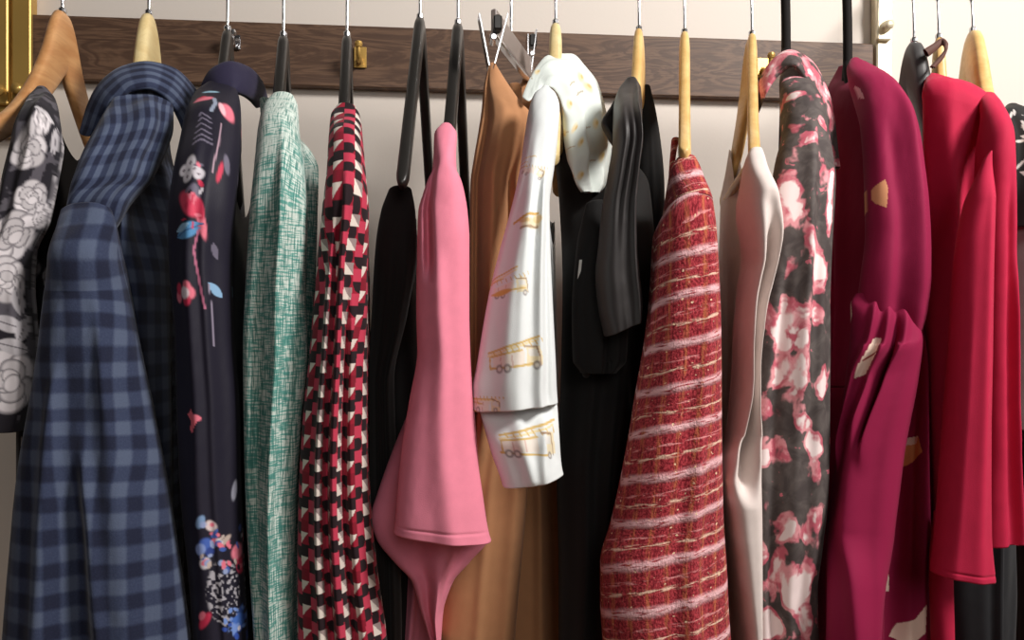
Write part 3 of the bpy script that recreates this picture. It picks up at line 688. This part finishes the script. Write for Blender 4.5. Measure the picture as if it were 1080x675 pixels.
tube('bodice_back', [(380, 452, 490, 1.06), (560, 428, 466, 1.05), (620, 424, 460, 1.05), (676, 419, 456, 1.05), (760, 415, 452, 1.05)], k7, g, None, seed=74, dep=.06, folds=((-.3, -.3, .2, .01, .1, 1),), cap=True, res=.6)

# ================================================================== 8 camel skirt on a clip hanger
def clip_hanger():
    h = H(); h.C = at(539, 27, YR); e = empty('clip_hanger', tuple(h.C), 'silver clip hanger gripping the waistband of the camel skirt', 'hanger')
    a = at(524, 45, 1.02); b = at(558, 58, 1.19)
    d = (b - a) / np.linalg.norm(b - a)
    ln = np.linalg.norm((b - a)[:2]); ang = math.atan2(d[1], d[0])
    v, f = bevel_box((0, 0, 0), (ln + .03, .007, .03), .002)
    R = np.array([[math.cos(ang), -math.sin(ang), 0], [math.sin(ang), math.cos(ang), 0], [0, 0, 1]])
    mid = (a + b) / 2; mid[2] = h.C[2] - .028
    adopt(link('cross_bar', join_meshes('cross_bar', [(v @ R.T + mid, f)]), M['grey_bar']), e)
    v, f = bevel_box((0, 0, -.017), (ln + .034, .009, .006), .002)
    adopt(link('bar_edge', join_meshes('bar_edge', [(v @ R.T + mid, f)]), M['chrome']), e)
    x = h.C[0]; R0 = .0125 + .0024; pts = [(x, YR, mid[2]), (x, YR, h.C[2] + .01), (x, YR + .002, ZR - .045), (x, YR + .012, ZR - .022)]
    for q in np.linspace(-.15, np.pi + .5, 12): pts.append((x, YR + R0 * math.cos(q), ZR + R0 * math.sin(q)))
    adopt(link('hook', grid_mesh('hook', tube_path(smooth_path(pts, 60), .0019)), M['chrome']), e)
    for nm, (lt, rt, bl, br_, Y) in (('clip', ((505, 17), (535, 17), (515.5, 72), (521, 70), 1.0)), ('clip', ((556, 38), (565, 33), (556, 84), (559, 80), 1.2))):
        ms = []
        for t_, b_ in ((lt, bl), (rt, br_)):
            P0, P1 = at(*t_, Y), at(*b_, Y); n = 8
            ln_ = np.linalg.norm(P1 - P0); ax = (P1 - P0) / ln_
            vv, ff = bevel_box((0, 0, 0), (.0022, .022, ln_), .0008)
            z = ax; xx = np.array([1, 0, 0]) - z * z[0]; xx /= np.linalg.norm(xx); yy = np.cross(z, xx)
            ms.append((vv @ np.stack([xx, yy, z]) + (P0 + P1) / 2, ff))
        cl = adopt(link('clip', join_meshes('clip', ms), M['chrome']), e)
        c0 = at((lt[0] * .35 + rt[0] * .65), (lt[1] * .7 + bl[1] * .3) - 8, Y)
        vv, ff = bevel_box(c0, (.010, .018, .018), .002)
        gp = link('grip', join_meshes('grip', [(vv, ff)]), M['black_plastic']); gp.parent = cl
        pv = at((lt[0] + rt[0]) / 2, lt[1] * .55 + bl[1] * .45, Y)
        s, f = lathe([(.003, -.012), (.004, -.011), (.004, .011), (.003, .012)], pv, 'y', 14)
        sp = link('spring', join_meshes('spring', [(s, f)]), M['chrome']); sp.parent = cl
    return h
M['grey_bar'] = plain('smoked_grey_bar', (128, 116, 110), .4, .0)
h8 = clip_hanger()
k8 = cloth('camel_wool', (180, 130, 92), .9, .1, .15)
g = garment('camel_skirt', h8, 'camel brown skirt hanging by its waistband from metal clips', 'skirt')
tube('front_panel', [(70, 515, 524, 1.035, .03), (93, 510, 538, 1.03, .04), (115, 508, 552, 1.025, .05), (136, 505, 566, 1.015, .055), (165, 500, 560, 1.005), (195, 496, 552, 1.000), (260, 495, 552, 0.995), (370, 494, 556, 0.990), (450, 486, 560, 0.985), (520, 476, 556, 0.985), (600, 468, 549, 0.985), (672, 462, 543, 0.985), (780, 452, 538, 0.985)], k8, g, None, folds=((-.75, -.75, .13, -.018, .05, .5), (-.2, -.5, .22, .012, .1, .6), (.4, .5, .18, -.016, .12, .45), (.6, .8, .2, .006, .5, 1.1)), seed=81, dep=.055, cap=True, af=(1, .003))
tube('back_panel', [(82, 552, 562, 1.2, .03), (100, 545, 572, 1.19, .04), (140, 540, 574, 1.17, .04), (300, 530, 574, 1.14, .05), (500, 520, 590, 1.12, .07), (672, 510, 600, 1.10, .08), (780, 506, 606, 1.10, .08)], k8, g, None, folds=((.3, .2, .15, .012, .1, 1.1), (.7, .6, .12, -.01, .2, 1.1)), seed=82, cap=True, res=.7)
tube('side_panel', [(92, 534, 550, 1.13, .1), (200, 520, 552, 1.13, .1), (400, 512, 556, 1.13, .1), (672, 500, 556, 1.13, .1), (780, 495, 556, 1.13, .1)], k8, g, None, seed=83, cap=True, res=.5)

# ================================================================== 9 white shirt with truck print
h = hanger('wooden_hanger', (586, 25), 580, M['pale'], 'light wooden hanger poking out of the white truck print shirt', .0165, span=.6)
def truck(cv, x, y, s, rot=0, seed=0):
    Y, YL, BR, WHL = (212, 180, 112), (234, 216, 172), (164, 136, 112), (134, 127, 126)
    r = math.radians(rot); T = lambda a, b: (x + s * (a * math.cos(r) - b * math.sin(r)), y + s * (a * math.sin(r) + b * math.cos(r)))
    cv.poly([T(-34, -2), T(10, -6), T(10, 12), T(-34, 12)], (236, 222, 208), .8)
    cv.poly([T(12, -12), T(30, -10), T(34, 2), T(34, 12), T(12, 12)], YL, .8)
    cv.poly([T(15, -8), T(26, -7), T(29, 1), T(15, 1)], (224, 222, 218), .9)
    cv.line([T(-34, -2), T(10, -6)], 1.3 * s, Y); cv.line([T(-34, 12), T(34, 12)], 1.5 * s, Y); cv.line([T(-34, -2), T(-34, 12)], 1.1 * s, Y)
    cv.line([T(-36, -8), T(36, -20)], 1.5 * s, Y); cv.line([T(-36, -4), T(36, -16)], 1.3 * s, YL)
    for q in range(-30, 36, 8): cv.line([T(q, -9 - (q + 36) * .165), T(q + 3, -4 - (q + 36) * .165)], .9 * s, Y)
    cv.line([T(12, -12), T(30, -10), T(34, 2), T(34, 12)], 1.2 * s, BR); cv.line([T(-20, 0), T(-20, 11)], .9 * s, (214, 180, 170)); cv.line([T(-6, -2), T(-6, 11)], .9 * s, (214, 180, 170))
    for q in (-24, -14, 24):
        c = T(q, 14); cv.ell(*c, 5.2 * s, 5.2 * s, WHL, op=.85); cv.ell(*c, 2.6 * s, 2.6 * s, (222, 216, 208))
def p_truck(cv):
    cv.base((226, 230, 230))
    cv.ell(560, 235, 13, 5, (230, 214, 176), op=.8); cv.ell(552, 231, 8, 2.5, (214, 180, 116), 10, op=.8); cv.ell(567, 231, 6, 4, (222, 192, 134), op=.8); cv.line([(549, 240), (572, 238)], 1.3, (170, 146, 120))
    cv.line([(542, 236), (575, 228)], 1.5, (206, 166, 90))
    truck(cv, 538, 302, .62, -8); cv.ell(530, 309, 12, 3, (214, 174, 96), -10)
    truck(cv, 545, 376, .82, -6); truck(cv, 512, 426, .5, 10); truck(cv, 562, 180, .4, 20)
    return cv.c
def p_cuff(cv):
    cv.base((226, 230, 230)); truck(cv, 559, 467, .9, 2); return cv.c
def p_coll(cv):
    cv.base((216, 224, 219))
    for (x, y) in ((566, 76), (612, 82), (620, 92), (600, 110), (628, 130), (612, 150), (634, 165), (612, 185), (606, 135)):
        cv.ell(x, y, 6, 4, (230, 212, 168), x, .6); cv.ell(x + 2, y - 1, 3, 2, (214, 184, 120), x, .6); cv.line([(x - 6, y + 4), (x, y + 2), (x + 5, y + 3)], .8, (176, 156, 130))
    return cv.c
cA = cloth('white_print_cotton', None, .7, .03, .3)
g = garment('truck_print_shirt', h, 'white cotton shirt printed with yellow fire trucks', 'shirt')
tube('sleeve', [(97, 570, 580, .96), (101, 563, 586, .955), (115, 558, 590, .945), (145, 553, 588, .93), (180, 548, 584, .915), (220, 539, 579, .90), (260, 528, 580, .89), (309, 516, 582, .885), (389, 502, 586, .88), (412, 498, 587, .88), ((432, 424), 498, 588, .88)], cA, g, h, folds=((.5, .55, .16, .008, .3, 1.1), (-.1, .1, .2, .004, .3, 1.1), (.75, .7, .1, -.006, .45, 1.0)), seed=91, paint=p_truck, dep=.055, cap=True, wr=(.0016, 12, 8))
tube('cuff', [((424, 416), 503, 586, .882), ((442, 430), 508, 588, .88), (480, 519, 591, .878), ((508, 495), 529, 593, .876), ((512, 499), 530, 594, .876)], cA, g, None, seed=92, paint=p_cuff, dep=.052, wr=(.0012, 10, 8), folds=((-.2, -.1, .2, .004, .0, 1),), cap=True)
tube('collar', [((101, 106), 551, 559, (1.0, .99), .012), ((88, 99), 556, 566, (1.02, 1.0), .014), ((72, 93), 565, 574, (1.05, 1.01), .014), ((59, 92), 578, 580, (1.08, 1.01), .014), ((57, 98), 601, 587, (1.11, 1.02), .014), ((68, 112), 615, 593, (1.12, 1.03), .014), ((88, 128), 627, 597, (1.12, 1.03), .03), ((116, 148), 636, 598, (1.11, 1.03), .03), ((148, 166), 642, 601, (1.10, 1.03), .03), ((180, 184), 643, 605, (1.09, 1.03), .014), ((197, 196), 638, 610, (1.08, 1.03), .014), ((204, 202), 630, 615, (1.07, 1.03), .012)], cA, g, None, seed=93, rim=False, cap=True, paint=p_coll, folds=((-.3, -.1, .2, .006, .2, 1), (.3, .3, .18, -.007, .3, 1), (.65, .6, .15, .005, .2, 1)), wr=(.0018, 8, 5))
body('bodice', h, cA, g, CAM_Z - .16, T=.014, near=.15, far=.2, seed=10, off=-.010, neck=.16, dip=.05, paint=lambda cv: cv.base((220, 224, 224)).c)

# ================================================================== 10 black satin dress
h = hanger('wooden_hanger', (674, 32), 662, M['pine'], 'light wooden hanger with the black satin dress', .0135)
k10 = cloth('black_satin', (48, 44, 44), .5, .0, .4, bs=.05)
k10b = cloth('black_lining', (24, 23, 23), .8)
g = garment('satin_dress', h, 'black satin dress with ruffled shoulder beside the red tweed jacket', 'dress')
tube('sleeve', [(88, 658, 672), (96, 652, 676), (120, 646, 677), (150, 647, 676), (180, 643, 672), (220, 636, 669), (260, 632, 670), (290, 629, 673), ((325, 318), 632, 676), ((354, 336), 638, 675)], k10, g, h, folds=((.55, .6, .16, .009, .05, 1.1), (-.2, -.3, .2, -.006, .2, 1.1)), seed=101, dep=.06, wr=(.002, 26, 16), cap=True, af=(2, .005))
tube('ruffle', [((98, 100), 652, 662, 1.0, .012), ((112, 118), 644, 664, .99, .016), ((130, 136), 634, 662, .975, .018), ((142, 150), 640, 660, .97, .016), ((152, 158), 646, 658, .965, .01)], k10, g, None, seed=102, cap=True, wr=(.002, 4, 4))
tube('back_sleeve', [(92, 678, 686, 1.12, .02), (120, 674, 692, 1.13, .03), (200, 668, 700, 1.15, .04), (330, 660, 700, 1.24, .05), (420, 655, 696, 1.24, .05)], k10b, g, None, seed=103, cap=True, res=.6)
tube('under_panel', [(215, 618, 648, .975), (260, 608, 660, .965), (330, 603, 662, .95), (380, 604, 660, .95), (392, 612, 650, .95)], k10b, g, None, seed=104, cap=True, res=.7, dep=.04, folds=((.0, .0, .2, .006, .2, 1),))
tube('skirt', [(122, 590, 612, 1.20, .04), (165, 586, 640, 1.18, .05), (206, 590, 684, 1.13), (300, 594, 690, 1.06), (400, 592, 682, 1.03), (500, 588, 668, 1.0), (600, 590, 660, .98), (672, 590, 655, .98), (780, 590, 655, .98)], k10b, g, None, seed=105, cap=True, res=.6, dep=.1, folds=((-.5, -.5, .2, .014, .2, 1.1), (.1, .1, .2, .012, .2, 1.1)))
s, f = lathe([(.001, .0), (.004, -.0005), (.005, -.002), (.004, -.0035), (.001, -.004)], at(618, 394, .952), 'y', 16)
adopt(link('button', join_meshes('button', [(s, f)]), M['black_plastic']), g)
tube('care_tag', [(274, 611, 614, .945, .001), (294, 609, 612, .945, .001)], cloth('white_satin_tag', (210, 208, 204)), g, None, res=.5, rim=False, wr=(0, 5, 5))

# ================================================================== 11 red tweed jacket
h = hanger('wooden_hanger', (722, 35), 722, M['pine'], 'light wooden hanger with long bare neck above the red tweed jacket', .014)
def tweed():
    k = NT('red_boucle_tweed'); w_ = k.weave(); u, v = k.uv()
    vw = k.math('ADD', v, k.math('MULTIPLY', k.math('SUBTRACT', k.noise(w_, 30, 3), .5), .006))
    yarn = k.noise(k.scale(w_, (420, 300, 1)), 1, 3, .6); sl = k.noise(k.scale(w_, (70, 420, 1)), 1, 2); sv = k.noise(k.scale(w_, (420, 60, 1)), 1, 2)
    c = k.mix(k.ss(yarn, .35, .65), lin((122, 26, 38)), lin((186, 66, 74)))
    vs = k.stripe(u, .019, .24, .10); vo = k.math('MULTIPLY', k.math('SUBTRACT', 1.0, vs), k.ss(sv, .38, .6))
    c = k.mix(k.math('MULTIPLY', vo, .7), c, lin((204, 120, 78)))
    v2 = k.stripe(k.math('ADD', u, .004), .0125, .12, .08); c = k.mix(k.math('MULTIPLY', k.math('SUBTRACT', 1.0, v2), .5), c, lin((96, 14, 26)))
    b1 = k.math('SUBTRACT', 1.0, k.stripe(vw, 0.0445, .17, .07)); c = k.mix(k.math('MULTIPLY', b1, k.ss(sl, .30, .52)), c, lin((236, 186, 190)))
    b2 = k.math('SUBTRACT', 1.0, k.stripe(k.math('ADD', vw, .018), .0445, .07, .04)); c = k.mix(k.math('MULTIPLY', b2, k.ss(sl, .44, .56)), c, lin((238, 200, 176)))
    b3 = k.math('SUBTRACT', 1.0, k.stripe(k.math('ADD', vw, .028), .0445, .06, .04)); c = k.mix(k.math('MULTIPLY', b3, k.ss(sl, .48, .58)), c, lin((230, 150, 150)))
    sp = k.noise(k.scale(w_, (160, 190, 1)), 1, 1); c = k.mix(k.ss(sp, .70, .76), c, lin((240, 206, 170)))
    k.bump(k.math('ADD', yarn, k.math('MULTIPLY', b1, .6)), .8, .0025)
    return k.fin(c, .92, spec=.12, sheen=.1)
G11 = tweed()
g = garment('tweed_jacket', h, 'red boucle tweed jacket with pale pink woven stripes', 'jacket')
tube('sleeve', [(172, 711, 734, .915), (180, 707, 738, .91), (205, 704, 744, .905), (225, 701, 748, .90), (242, 692, 751, .89), (298, 688, 755, .885), (349, 683, 757, .88), (420, 671, 758, .88), (489, 659, 759, .875), (549, 646, 761, .875), (595, 634, 764, .872), (640, 634, 766, .87), (672, 636, 768, .87), (780, 640, 772, .87)], G11, g, None, folds=((.3, .2, .3, .005, .2, 1.1), (-.4, -.5, .3, .004, .3, 1.1)), seed=111, dep=.085, wr=(.002, 20, 10), cap=True, lean=.20, af=(3, .003))
tube('collar', [(148, 708, 716, 1.0, .01), (175, 706, 712, .97, .012), (210, 704, 712, .94, .012)], G11, g, None, seed=112, rim=False, res=.8)
body('bodice', h, G11, g, ZB, T=.034, near=.17, far=.2, seed=11, off=-.004, neck=.14, dip=.04)

# ================================================================== 12 white knit dress
h = hanger('wooden_hanger', (793, 37), 796, M['pine'], 'light wooden hanger with trouser bar holding the white sleeveless dress', .0135, bar=True, bend=.21)
k12 = cloth('offwhite_knit', (222, 208, 202), .85, .06, .2)
g = garment('sleeveless_dress', h, 'off white sleeveless dress with a long open armhole', 'dress')
tube('side_panel', [(164, 788, 803, 0.910), (170, 786, 805, 0.905), (195, 785, 808, 0.900), (221, 784, 814, 0.895), (245, 787, 818, 0.890), (274, 790, 814, 0.890), (300, 786, 808, 0.890), (345, 782, 799, 0.885), (392, 781, 794, 0.885), (425, 778, 793, 0.885), (457, 773, 795, 0.885), (485, 765, 795, 0.880), (508, 760, 795, 0.880), (549, 765, 795, 0.880), (622, 775, 794, 0.880), (672, 781, 793, 0.880), (780, 784, 793, 0.880)], k12, g, None, dep=.08, p=3.0, folds=((.15, .12, .48, -.065, .13, .36), (.1, .0, .45, -.04, .36, .47), (-.15, -.05, .5, -.07, .47, .535)), seed=121, wr=(.0012, 20, 12), cap=True, af=(0, 0))
body('bodice', h, k12, g, ZB, T=.022, near=.06, far=.205, seed=12, off=-.004, neck=.10, dip=.10, top_off=-.012)

# ================================================================== 13 pink and charcoal blurred floral blouse
h = hanger('velvet_hanger', (829, 50), 842, M['velvet_black'], 'black hanger with thick hook inside the pink and charcoal blouse', .012, hook='thick', slim=.5, span=.75)
def camo():
    k = NT('pink_charcoal_watercolour'); w_ = k.weave()
    dy = k.n('ShaderNodeSeparateColor'); k.put(dy.inputs[0], k.dye())
    a = k.noise(k.scale(w_, (1.1, .85, 1)), 30, 3, .5, .4); b = k.noise(w_, 48, 3, .6, .6); d = k.noise(w_, 110, 3)
    big = k.math('ADD', k.math('MULTIPLY', dy.outputs[0], .20), k.math('ADD', .05, k.math('MULTIPLY', a, .76)))
    big = k.math('ADD', big, k.math('MULTIPLY', k.math('SUBTRACT', d, .5), .06))
    c = k.mix(k.ss(b, .35, .7), lin((70, 62, 61)), lin((96, 88, 85)))
    pk = k.mix(k.ss(b, .4, .62), lin((190, 92, 108)), lin((224, 154, 160)))
    c = k.mix(k.ss(big, .475, .525), c, pk); c = k.mix(k.ss(big, .56, .62), c, lin((240, 222, 220)))
    c = k.mix(k.math('MULTIPLY', k.ss(b, .64, .68), k.ss(big, .54, .42)), c, lin((206, 112, 126)))
    k.bump(k.noise(w_, 900, 2), .15, .0005)
    return k.fin(c, .75, spec=.25, sheen=.03)
G13 = camo()
def p_blooms(cv):
    for (x, y, rx, ry, r, t) in ((828, 216, 17, 30, 10, 1), (846, 268, 14, 24, 30, .6), (862, 292, 13, 22, -10, 1), (836, 350, 22, 26, 20, 1), (834, 396, 24, 26, -10, 1), (862, 330, 10, 16, 0, .6), (868, 402, 9, 18, 0, .6), (860, 468, 14, 14, 20, .9), (848, 446, 10, 10, 0, .6), (806, 484, 8, 10, 0, .6), (864, 546, 10, 14, 0, .55), (826, 556, 10, 20, 30, .75), (800, 584, 14, 14, 0, .9), (834, 622, 32, 34, 0, 1), (812, 655, 18, 20, 0, .9), (850, 650, 10, 30, 0, .7), (850, 146, 15, 10, -25, .6), (864, 172, 9, 14, 0, .6), (834, 186, 8, 10, 0, .5), (838, 100, 14, 6, 10, .9), (834, 82, 12, 4, 0, .8), (876, 215, 6, 40, 0, .9), (826, 322, 5, 14, 0, .5), (814, 250, 14, 12, 0, 1), (868, 130, 6, 14, -15, .8), (842, 720, 24, 30, 0, 1)):
        a, b = cv.loc(x, y, r); d = np.sqrt((a / rx) ** 2 + (b / ry) ** 2)
        cv.c = np.maximum(cv.c, (t * (1 - sstep(.55, 1.35, d)))[..., None])
    return cv.c
g = garment('watercolour_blouse', h, 'charcoal blouse with blurred pink and white flowers', 'blouse')
tube('sleeve', [(74, 824, 844, 1.07), (88, 822, 856, 1.04), (109, 824, 864, 1.0), (139, 825, 871, .975), (168, 819, 876, .953), (192, 815, 879, .94), (216, 811, 878, 0.930), (260, 810, 875, 0.920), (318, 804, 873, 0.915), (392, 796, 873, 0.910), (450, 791, 873, 0.910), (520, 790, 871, 0.908), (583, 790, 864, 0.915), (617, 790, 860, 0.92), (672, 792, 861, 0.925), (780, 794, 860, 0.925)], G13, g, None, folds=((.0, .1, .3, .006, .1, .5), (-.6, -.5, .15, -.008, .3, 1), (.5, .4, .2, .005, .3, 1.1)), seed=131, dep=.055, cap=True, paint=p_blooms)
tube('collar', [((114, 118), 794, 801, (1.06, 1.05), .008), ((88, 95), 800, 810, (1.05, 1.03), .010), ((67, 79), 812, 821, (1.05, 1.03), .012), ((54, 69), 832, 836, (1.05, 1.02), .012), ((63, 82), 853, 848, (1.05, 1.02), .012), ((86, 104), 868, 859, (1.04, 1.01), .012), ((115, 128), 877, 867, (1.03, 1.0), .012), ((150, 150), 881, 873, (1.01, .99), .010), ((178, 176), 885, 881, (.99, .98), .006)], G13, g, None, seed=132, rim=False, cap=True, wr=(.001, 6, 4), paint=lambda cv: cv.c + (.45 + .5 * (fbm(cv.u * 90, cv.v * 60, 5) - .5))[..., None])
body('bodice', h, G13, g, ZB, T=.03, near=.14, far=.2, seed=13, off=-.012, neck=.11, dip=.04, paint=lambda cv: cv.c + (1.6 * (fbm(cv.u * 14, cv.v * 10, 5) - .35))[..., None])

# ================================================================== 14 plum dress with petal print
h = hanger('velvet_hanger', (894, 60), 948, M['velvet_black'], 'black hanger with thick hook and bare sloping arm on the plum dress', .012, hook='thick', slim=.35, span=.36)
PL = (140, 26, 66)
def p_plum(cv):
    cv.base(PL)
    n = (214, 150, 110); cr = (232, 204, 190)
    cv.poly([(907, 78), (910, 92), (909, 118), (904, 108), (902, 95)], (224, 170, 176))
    cv.poly([(918, 196), (935, 190), (937, 200), (934, 222), (922, 214), (916, 206)], n)
    return cv.c
def p_plum2(cv):
    cv.base(PL)
    n = (222, 150, 96); cr = (238, 212, 196)
    cv.poly([(914, 352), (925, 350), (926, 372), (920, 400), (908, 406), (908, 380)], cr); cv.line([(910, 380), (926, 366)], 1.5, (150, 60, 60))
    cv.poly([(893, 318), (902, 312), (897, 330), (890, 336)], cr)
    return cv.c
def p_plum3(cv):
    cv.base(PL)
    n = (222, 150, 96); cr = (238, 212, 196)
    cv.poly([(946, 464), (970, 459), (976, 476), (958, 492), (943, 496)], n); cv.poly([(946, 464), (970, 459), (968, 468), (948, 472)], cr)
    cv.poly([(932, 590), (940, 610), (940, 626), (930, 624)], cr)
    cv.poly([(945, 660), (966, 652), (980, 634), (978, 668), (960, 684), (936, 676)], cr)
    return cv.c
cA = cloth('plum_petal_crepe', None, .75, .02, .15)
g = garment('plum_dress', h, 'deep plum dress with scattered cream and peach petals and gathered sleeve', 'dress')
tube('bodice_side', [(72, 886, 906, (1.15, 1.10)), (86, 879, 922, (1.16, 1.05)), (101, 875, 932, (1.15, 1.02)), (140, 874, 945, (1.14, .99)), (200, 875, 955, (1.13, .975)), (300, 875, 950, (1.12, .965)), (480, 870, 930, (1.11, .96)), (672, 867, 925, (1.10, .955)), (780, 866, 925, (1.10, .955))], cA, g, None, dep=.05, folds=((-.2, -.3, .2, .008, .1, 1.2),), seed=144, paint=lambda cv: cv.base(PL).c, cap=True, res=.7)
tube('sleeve', [(67, 895, 907, 1.06), (72, 893, 919, 1.04), (85, 896, 934, 1.01), (101, 903, 945, .985), (129, 910, 961, .95), (175, 914, 969, .925), (244, 916, 976, .905), (290, 911, 977, .90), (320, 908, 974, .903), (350, 910, 966, .91)], cA, g, None, dep=.055, folds=((.3, .4, .3, .010, .2, 1), (-.4, -.2, .25, -.006, .3, 1)), seed=141, paint=p_plum, cap=True, af=(2, .003), res=1.3)
tube('gathered_cuff', [((310, 330), 902, 962, (.905, .886)), ((322, 342), 897, 969, (.905, .878)), (358, 897, 973, (.92, .872)), (400, 895, 966, (.93, .870)), (480, 889, 948, (.93, .868)), (560, 878, 939, (.925, .866)), (620, 873, 934, (.90, .865)), (672, 871, 930, (.89, .864)), (780, 868, 926, (.89, .864))], cA, g, None, dep=.06, folds=((-.35, -.55, .12, .012, .0, .35), (.05, .15, .12, .010, .0, .3), (.3, .3, .10, -.016, .03, .3), (.6, .5, .12, .010, .0, .35), (.2, .1, .4, .012, .2, 1.2)), seed=142, paint=p_plum2, cap=True, wr=(.002, 12, 9), af=(1, .003), res=1.4)
tube('skirt_panel', [(330, 925, 972, .99), (400, 925, 976, .985), (480, 920, 977, .98), (600, 910, 979, .98), (672, 905, 983, .98), (780, 900, 984, .98)], cA, g, None, dep=.05, folds=((-.2, -.2, .3, -.012, .1, 1.2),), seed=143, paint=p_plum3, cap=True, res=1.3)
body('bodice', h, cA, g, ZB, near=.09, far=.19, seed=14, off=-.006, paint=lambda cv: cv.base(PL).c, neck=.05, dip=.02)

# ================================================================== 15 crimson cape blouse
h = hanger('suit_hanger', (964, 44), 1046, M['grey_plastic'], 'dark grey moulded plastic suit hanger between the plum and crimson clothes', .022, prof='broad', span=.5)
CR = (184, 34, 68)
k15 = cloth('crimson_crepe', CR, .75, .03, .15)
g = garment('cape_blouse', h, 'crimson blouse with wide draped cape sleeve', 'blouse')
tube('cape_back', [(83, 977, 990, 1.08), ((86, 90), 975, 1010, 1.045), ((92, 104), 974, 1036, .99), ((100, 124), 974, 1052, (.985, .965)), (150, 974, 1058, (.985, .96)), (220, 975, 1054, (.985, .965)), (320, 976, 1052, (.985, .968)), (450, 980, 1046, (.985, .97)), (560, 985, 1040, (.98, .97))], k15, g, None, dep=.05, folds=((-.5, -.6, .25, .008, .1, 1), (.0, -.1, .2, -.008, .2, 1)), seed=150, cap=True, wr=(.002, 14, 10))
tube('sleeve', [(104, 1030, 1050, .97), (113, 1034, 1056, .94), (130, 1036, 1060, .92), (175, 1035, 1063, .905), (250, 1034, 1064, .90), (370, 1034, 1064, .895), (470, 1034, 1066, .89), (530, 1032, 1070, .888), ((574, 568), 1032, 1073, .886)], k15, g, None, dep=.05, folds=((.2, .1, .25, -.008, .2, 1.1), (.7, .6, .2, .006, .4, 1)), seed=151, cap=True, wr=(.0018, 14, 9), af=(2, .004))
tube('lower_panel', [(540, 985, 1002, .95), (600, 983, 1002, .945), (672, 985, 1003, .94), (790, 988, 1004, .94)], k15, g, None, dep=.03, seed=153, cap=True, res=.6, af=(0, 0))
tube('draped_flare', [((172, 160), 1036, 1046, .875, .03), (215, 1021, 1044, .87, .04), (267, 1012, 1042, .862, .045), (365, 1006, 1039, .855, .05), (470, 999, 1037, .85, .055), (560, 992, 1038, .846, .055), ((604, 609), 986, 1043, .845, .056)], k15, g, None, folds=((.1, .0, .3, .004, .1, 1.1),), seed=152, cap=True, wr=(.001, 20, 12), af=(2, .003), hem=6)
body('bodice', h, k15, g, CAM_Z - .45, T=.045, near=.09, far=.2, seed=15, off=-.022, neck=.05, dip=.02)

# ================================================================== 16 black trousers on narrow hanger
h = hanger('wooden_hanger', (990, 40), 1032, M['pine'], 'narrow light wooden hanger behind the crimson blouse', .0135, span=.5)
k16 = cloth('black_twill', (34, 34, 37), .85)
g = garment('black_trousers', h, 'black trousers showing below the crimson sleeve at lower right', 'trousers')
tube('leg', [(500, 1008, 1060, 1.01), (560, 1000, 1066, 1.0), (620, 1000, 1068, 1.0), (672, 1003, 1066, 1.0), (790, 1010, 1066, 1.0)], k16, g, None, dep=.06, folds=((.0, .0, .12, .012, .1, 1.1),), seed=161, cap=True, res=.6)
tube('leg', [(240, 1004, 1036, 1.17), (560, 996, 1046, 1.17), (790, 996, 1046, 1.17)], k16, g, None, dep=.06, seed=162, cap=True, res=.5)
lp = tube('strap_loop', [((52, 60), 974, 979, 1.06, .006), ((46, 54), 984, 987, 1.06, .006), ((40, 48), 994, 994, 1.06, .006), ((46, 52), 1000, 996, 1.05, .006), ((60, 60), 996, 990, 1.05, .006), ((72, 70), 986, 981, 1.05, .006)], cloth('brown_strap', (92, 62, 54), .6), g, None, rim=False, seed=163, wr=(.0005, 4, 4))

# ================================================================== 17 black and white print blouse (far right)
h = hanger('wooden_hanger', (1026, 33), 1074, M['pine'], 'broad light wooden hanger against the bright wall at far right', .019, prof='broad', span=.85)
def p_leafy(cv):
    cv.base((34, 34, 34))
    for i in range(46):
        q = np.random.RandomState(100 + i); cv.leaf(q.uniform(1050, 1120), q.uniform(118, 205), q.uniform(4, 10), q.uniform(1.5, 3), q.uniform(0, 180), (196, 192, 188))
    return cv.c
def p_dark(cv):
    cv.base((24, 24, 26))
    for i in range(50):
        q = np.random.RandomState(200 + i); x, y = q.uniform(1052, 1115), q.uniform(470, 690); cv.leaf(x, y, q.uniform(4, 9), q.uniform(1.2, 2.5), q.uniform(20, 160), (150, 156, 152))
    return cv.c
cA = cloth('black_leaf_print', None)
g = garment('leaf_print_blouse', h, 'black blouse with white leaf print cut off by the right edge', 'blouse')
tube('shoulder', [(117, 1058, 1074, 1.02), (123, 1054, 1092, 1.0), (150, 1054, 1110, .98), (205, 1056, 1122, .97), (240, 1058, 1126, .97)], cA, g, None, dep=.06, seed=171, cap=True, paint=p_leafy)
tube('undershirt', [(175, 1058, 1120, .98), (250, 1058, 1124, .98), (350, 1058, 1126, .98), (400, 1056, 1126, .98), ((452, 440), 1052, 1126, .98)], cloth('taupe_jersey', (128, 118, 116)), g, None, dep=.05, seed=172, cap=True, folds=((-.6, -.6, .2, .008, .2, 1), (-.2, -.3, .15, -.006, .3, 1)))
tube('lower_panel', [(400, 1062, 1124, 1.07), (500, 1060, 1126, 1.07), (672, 1062, 1128, 1.07), (790, 1062, 1128, 1.07)], cA, g, None, dep=.06, seed=173, cap=True, paint=p_dark)
body('bodice', h, k16, g, ZB, T=.02, near=.08, far=.18, seed=17, off=.05)
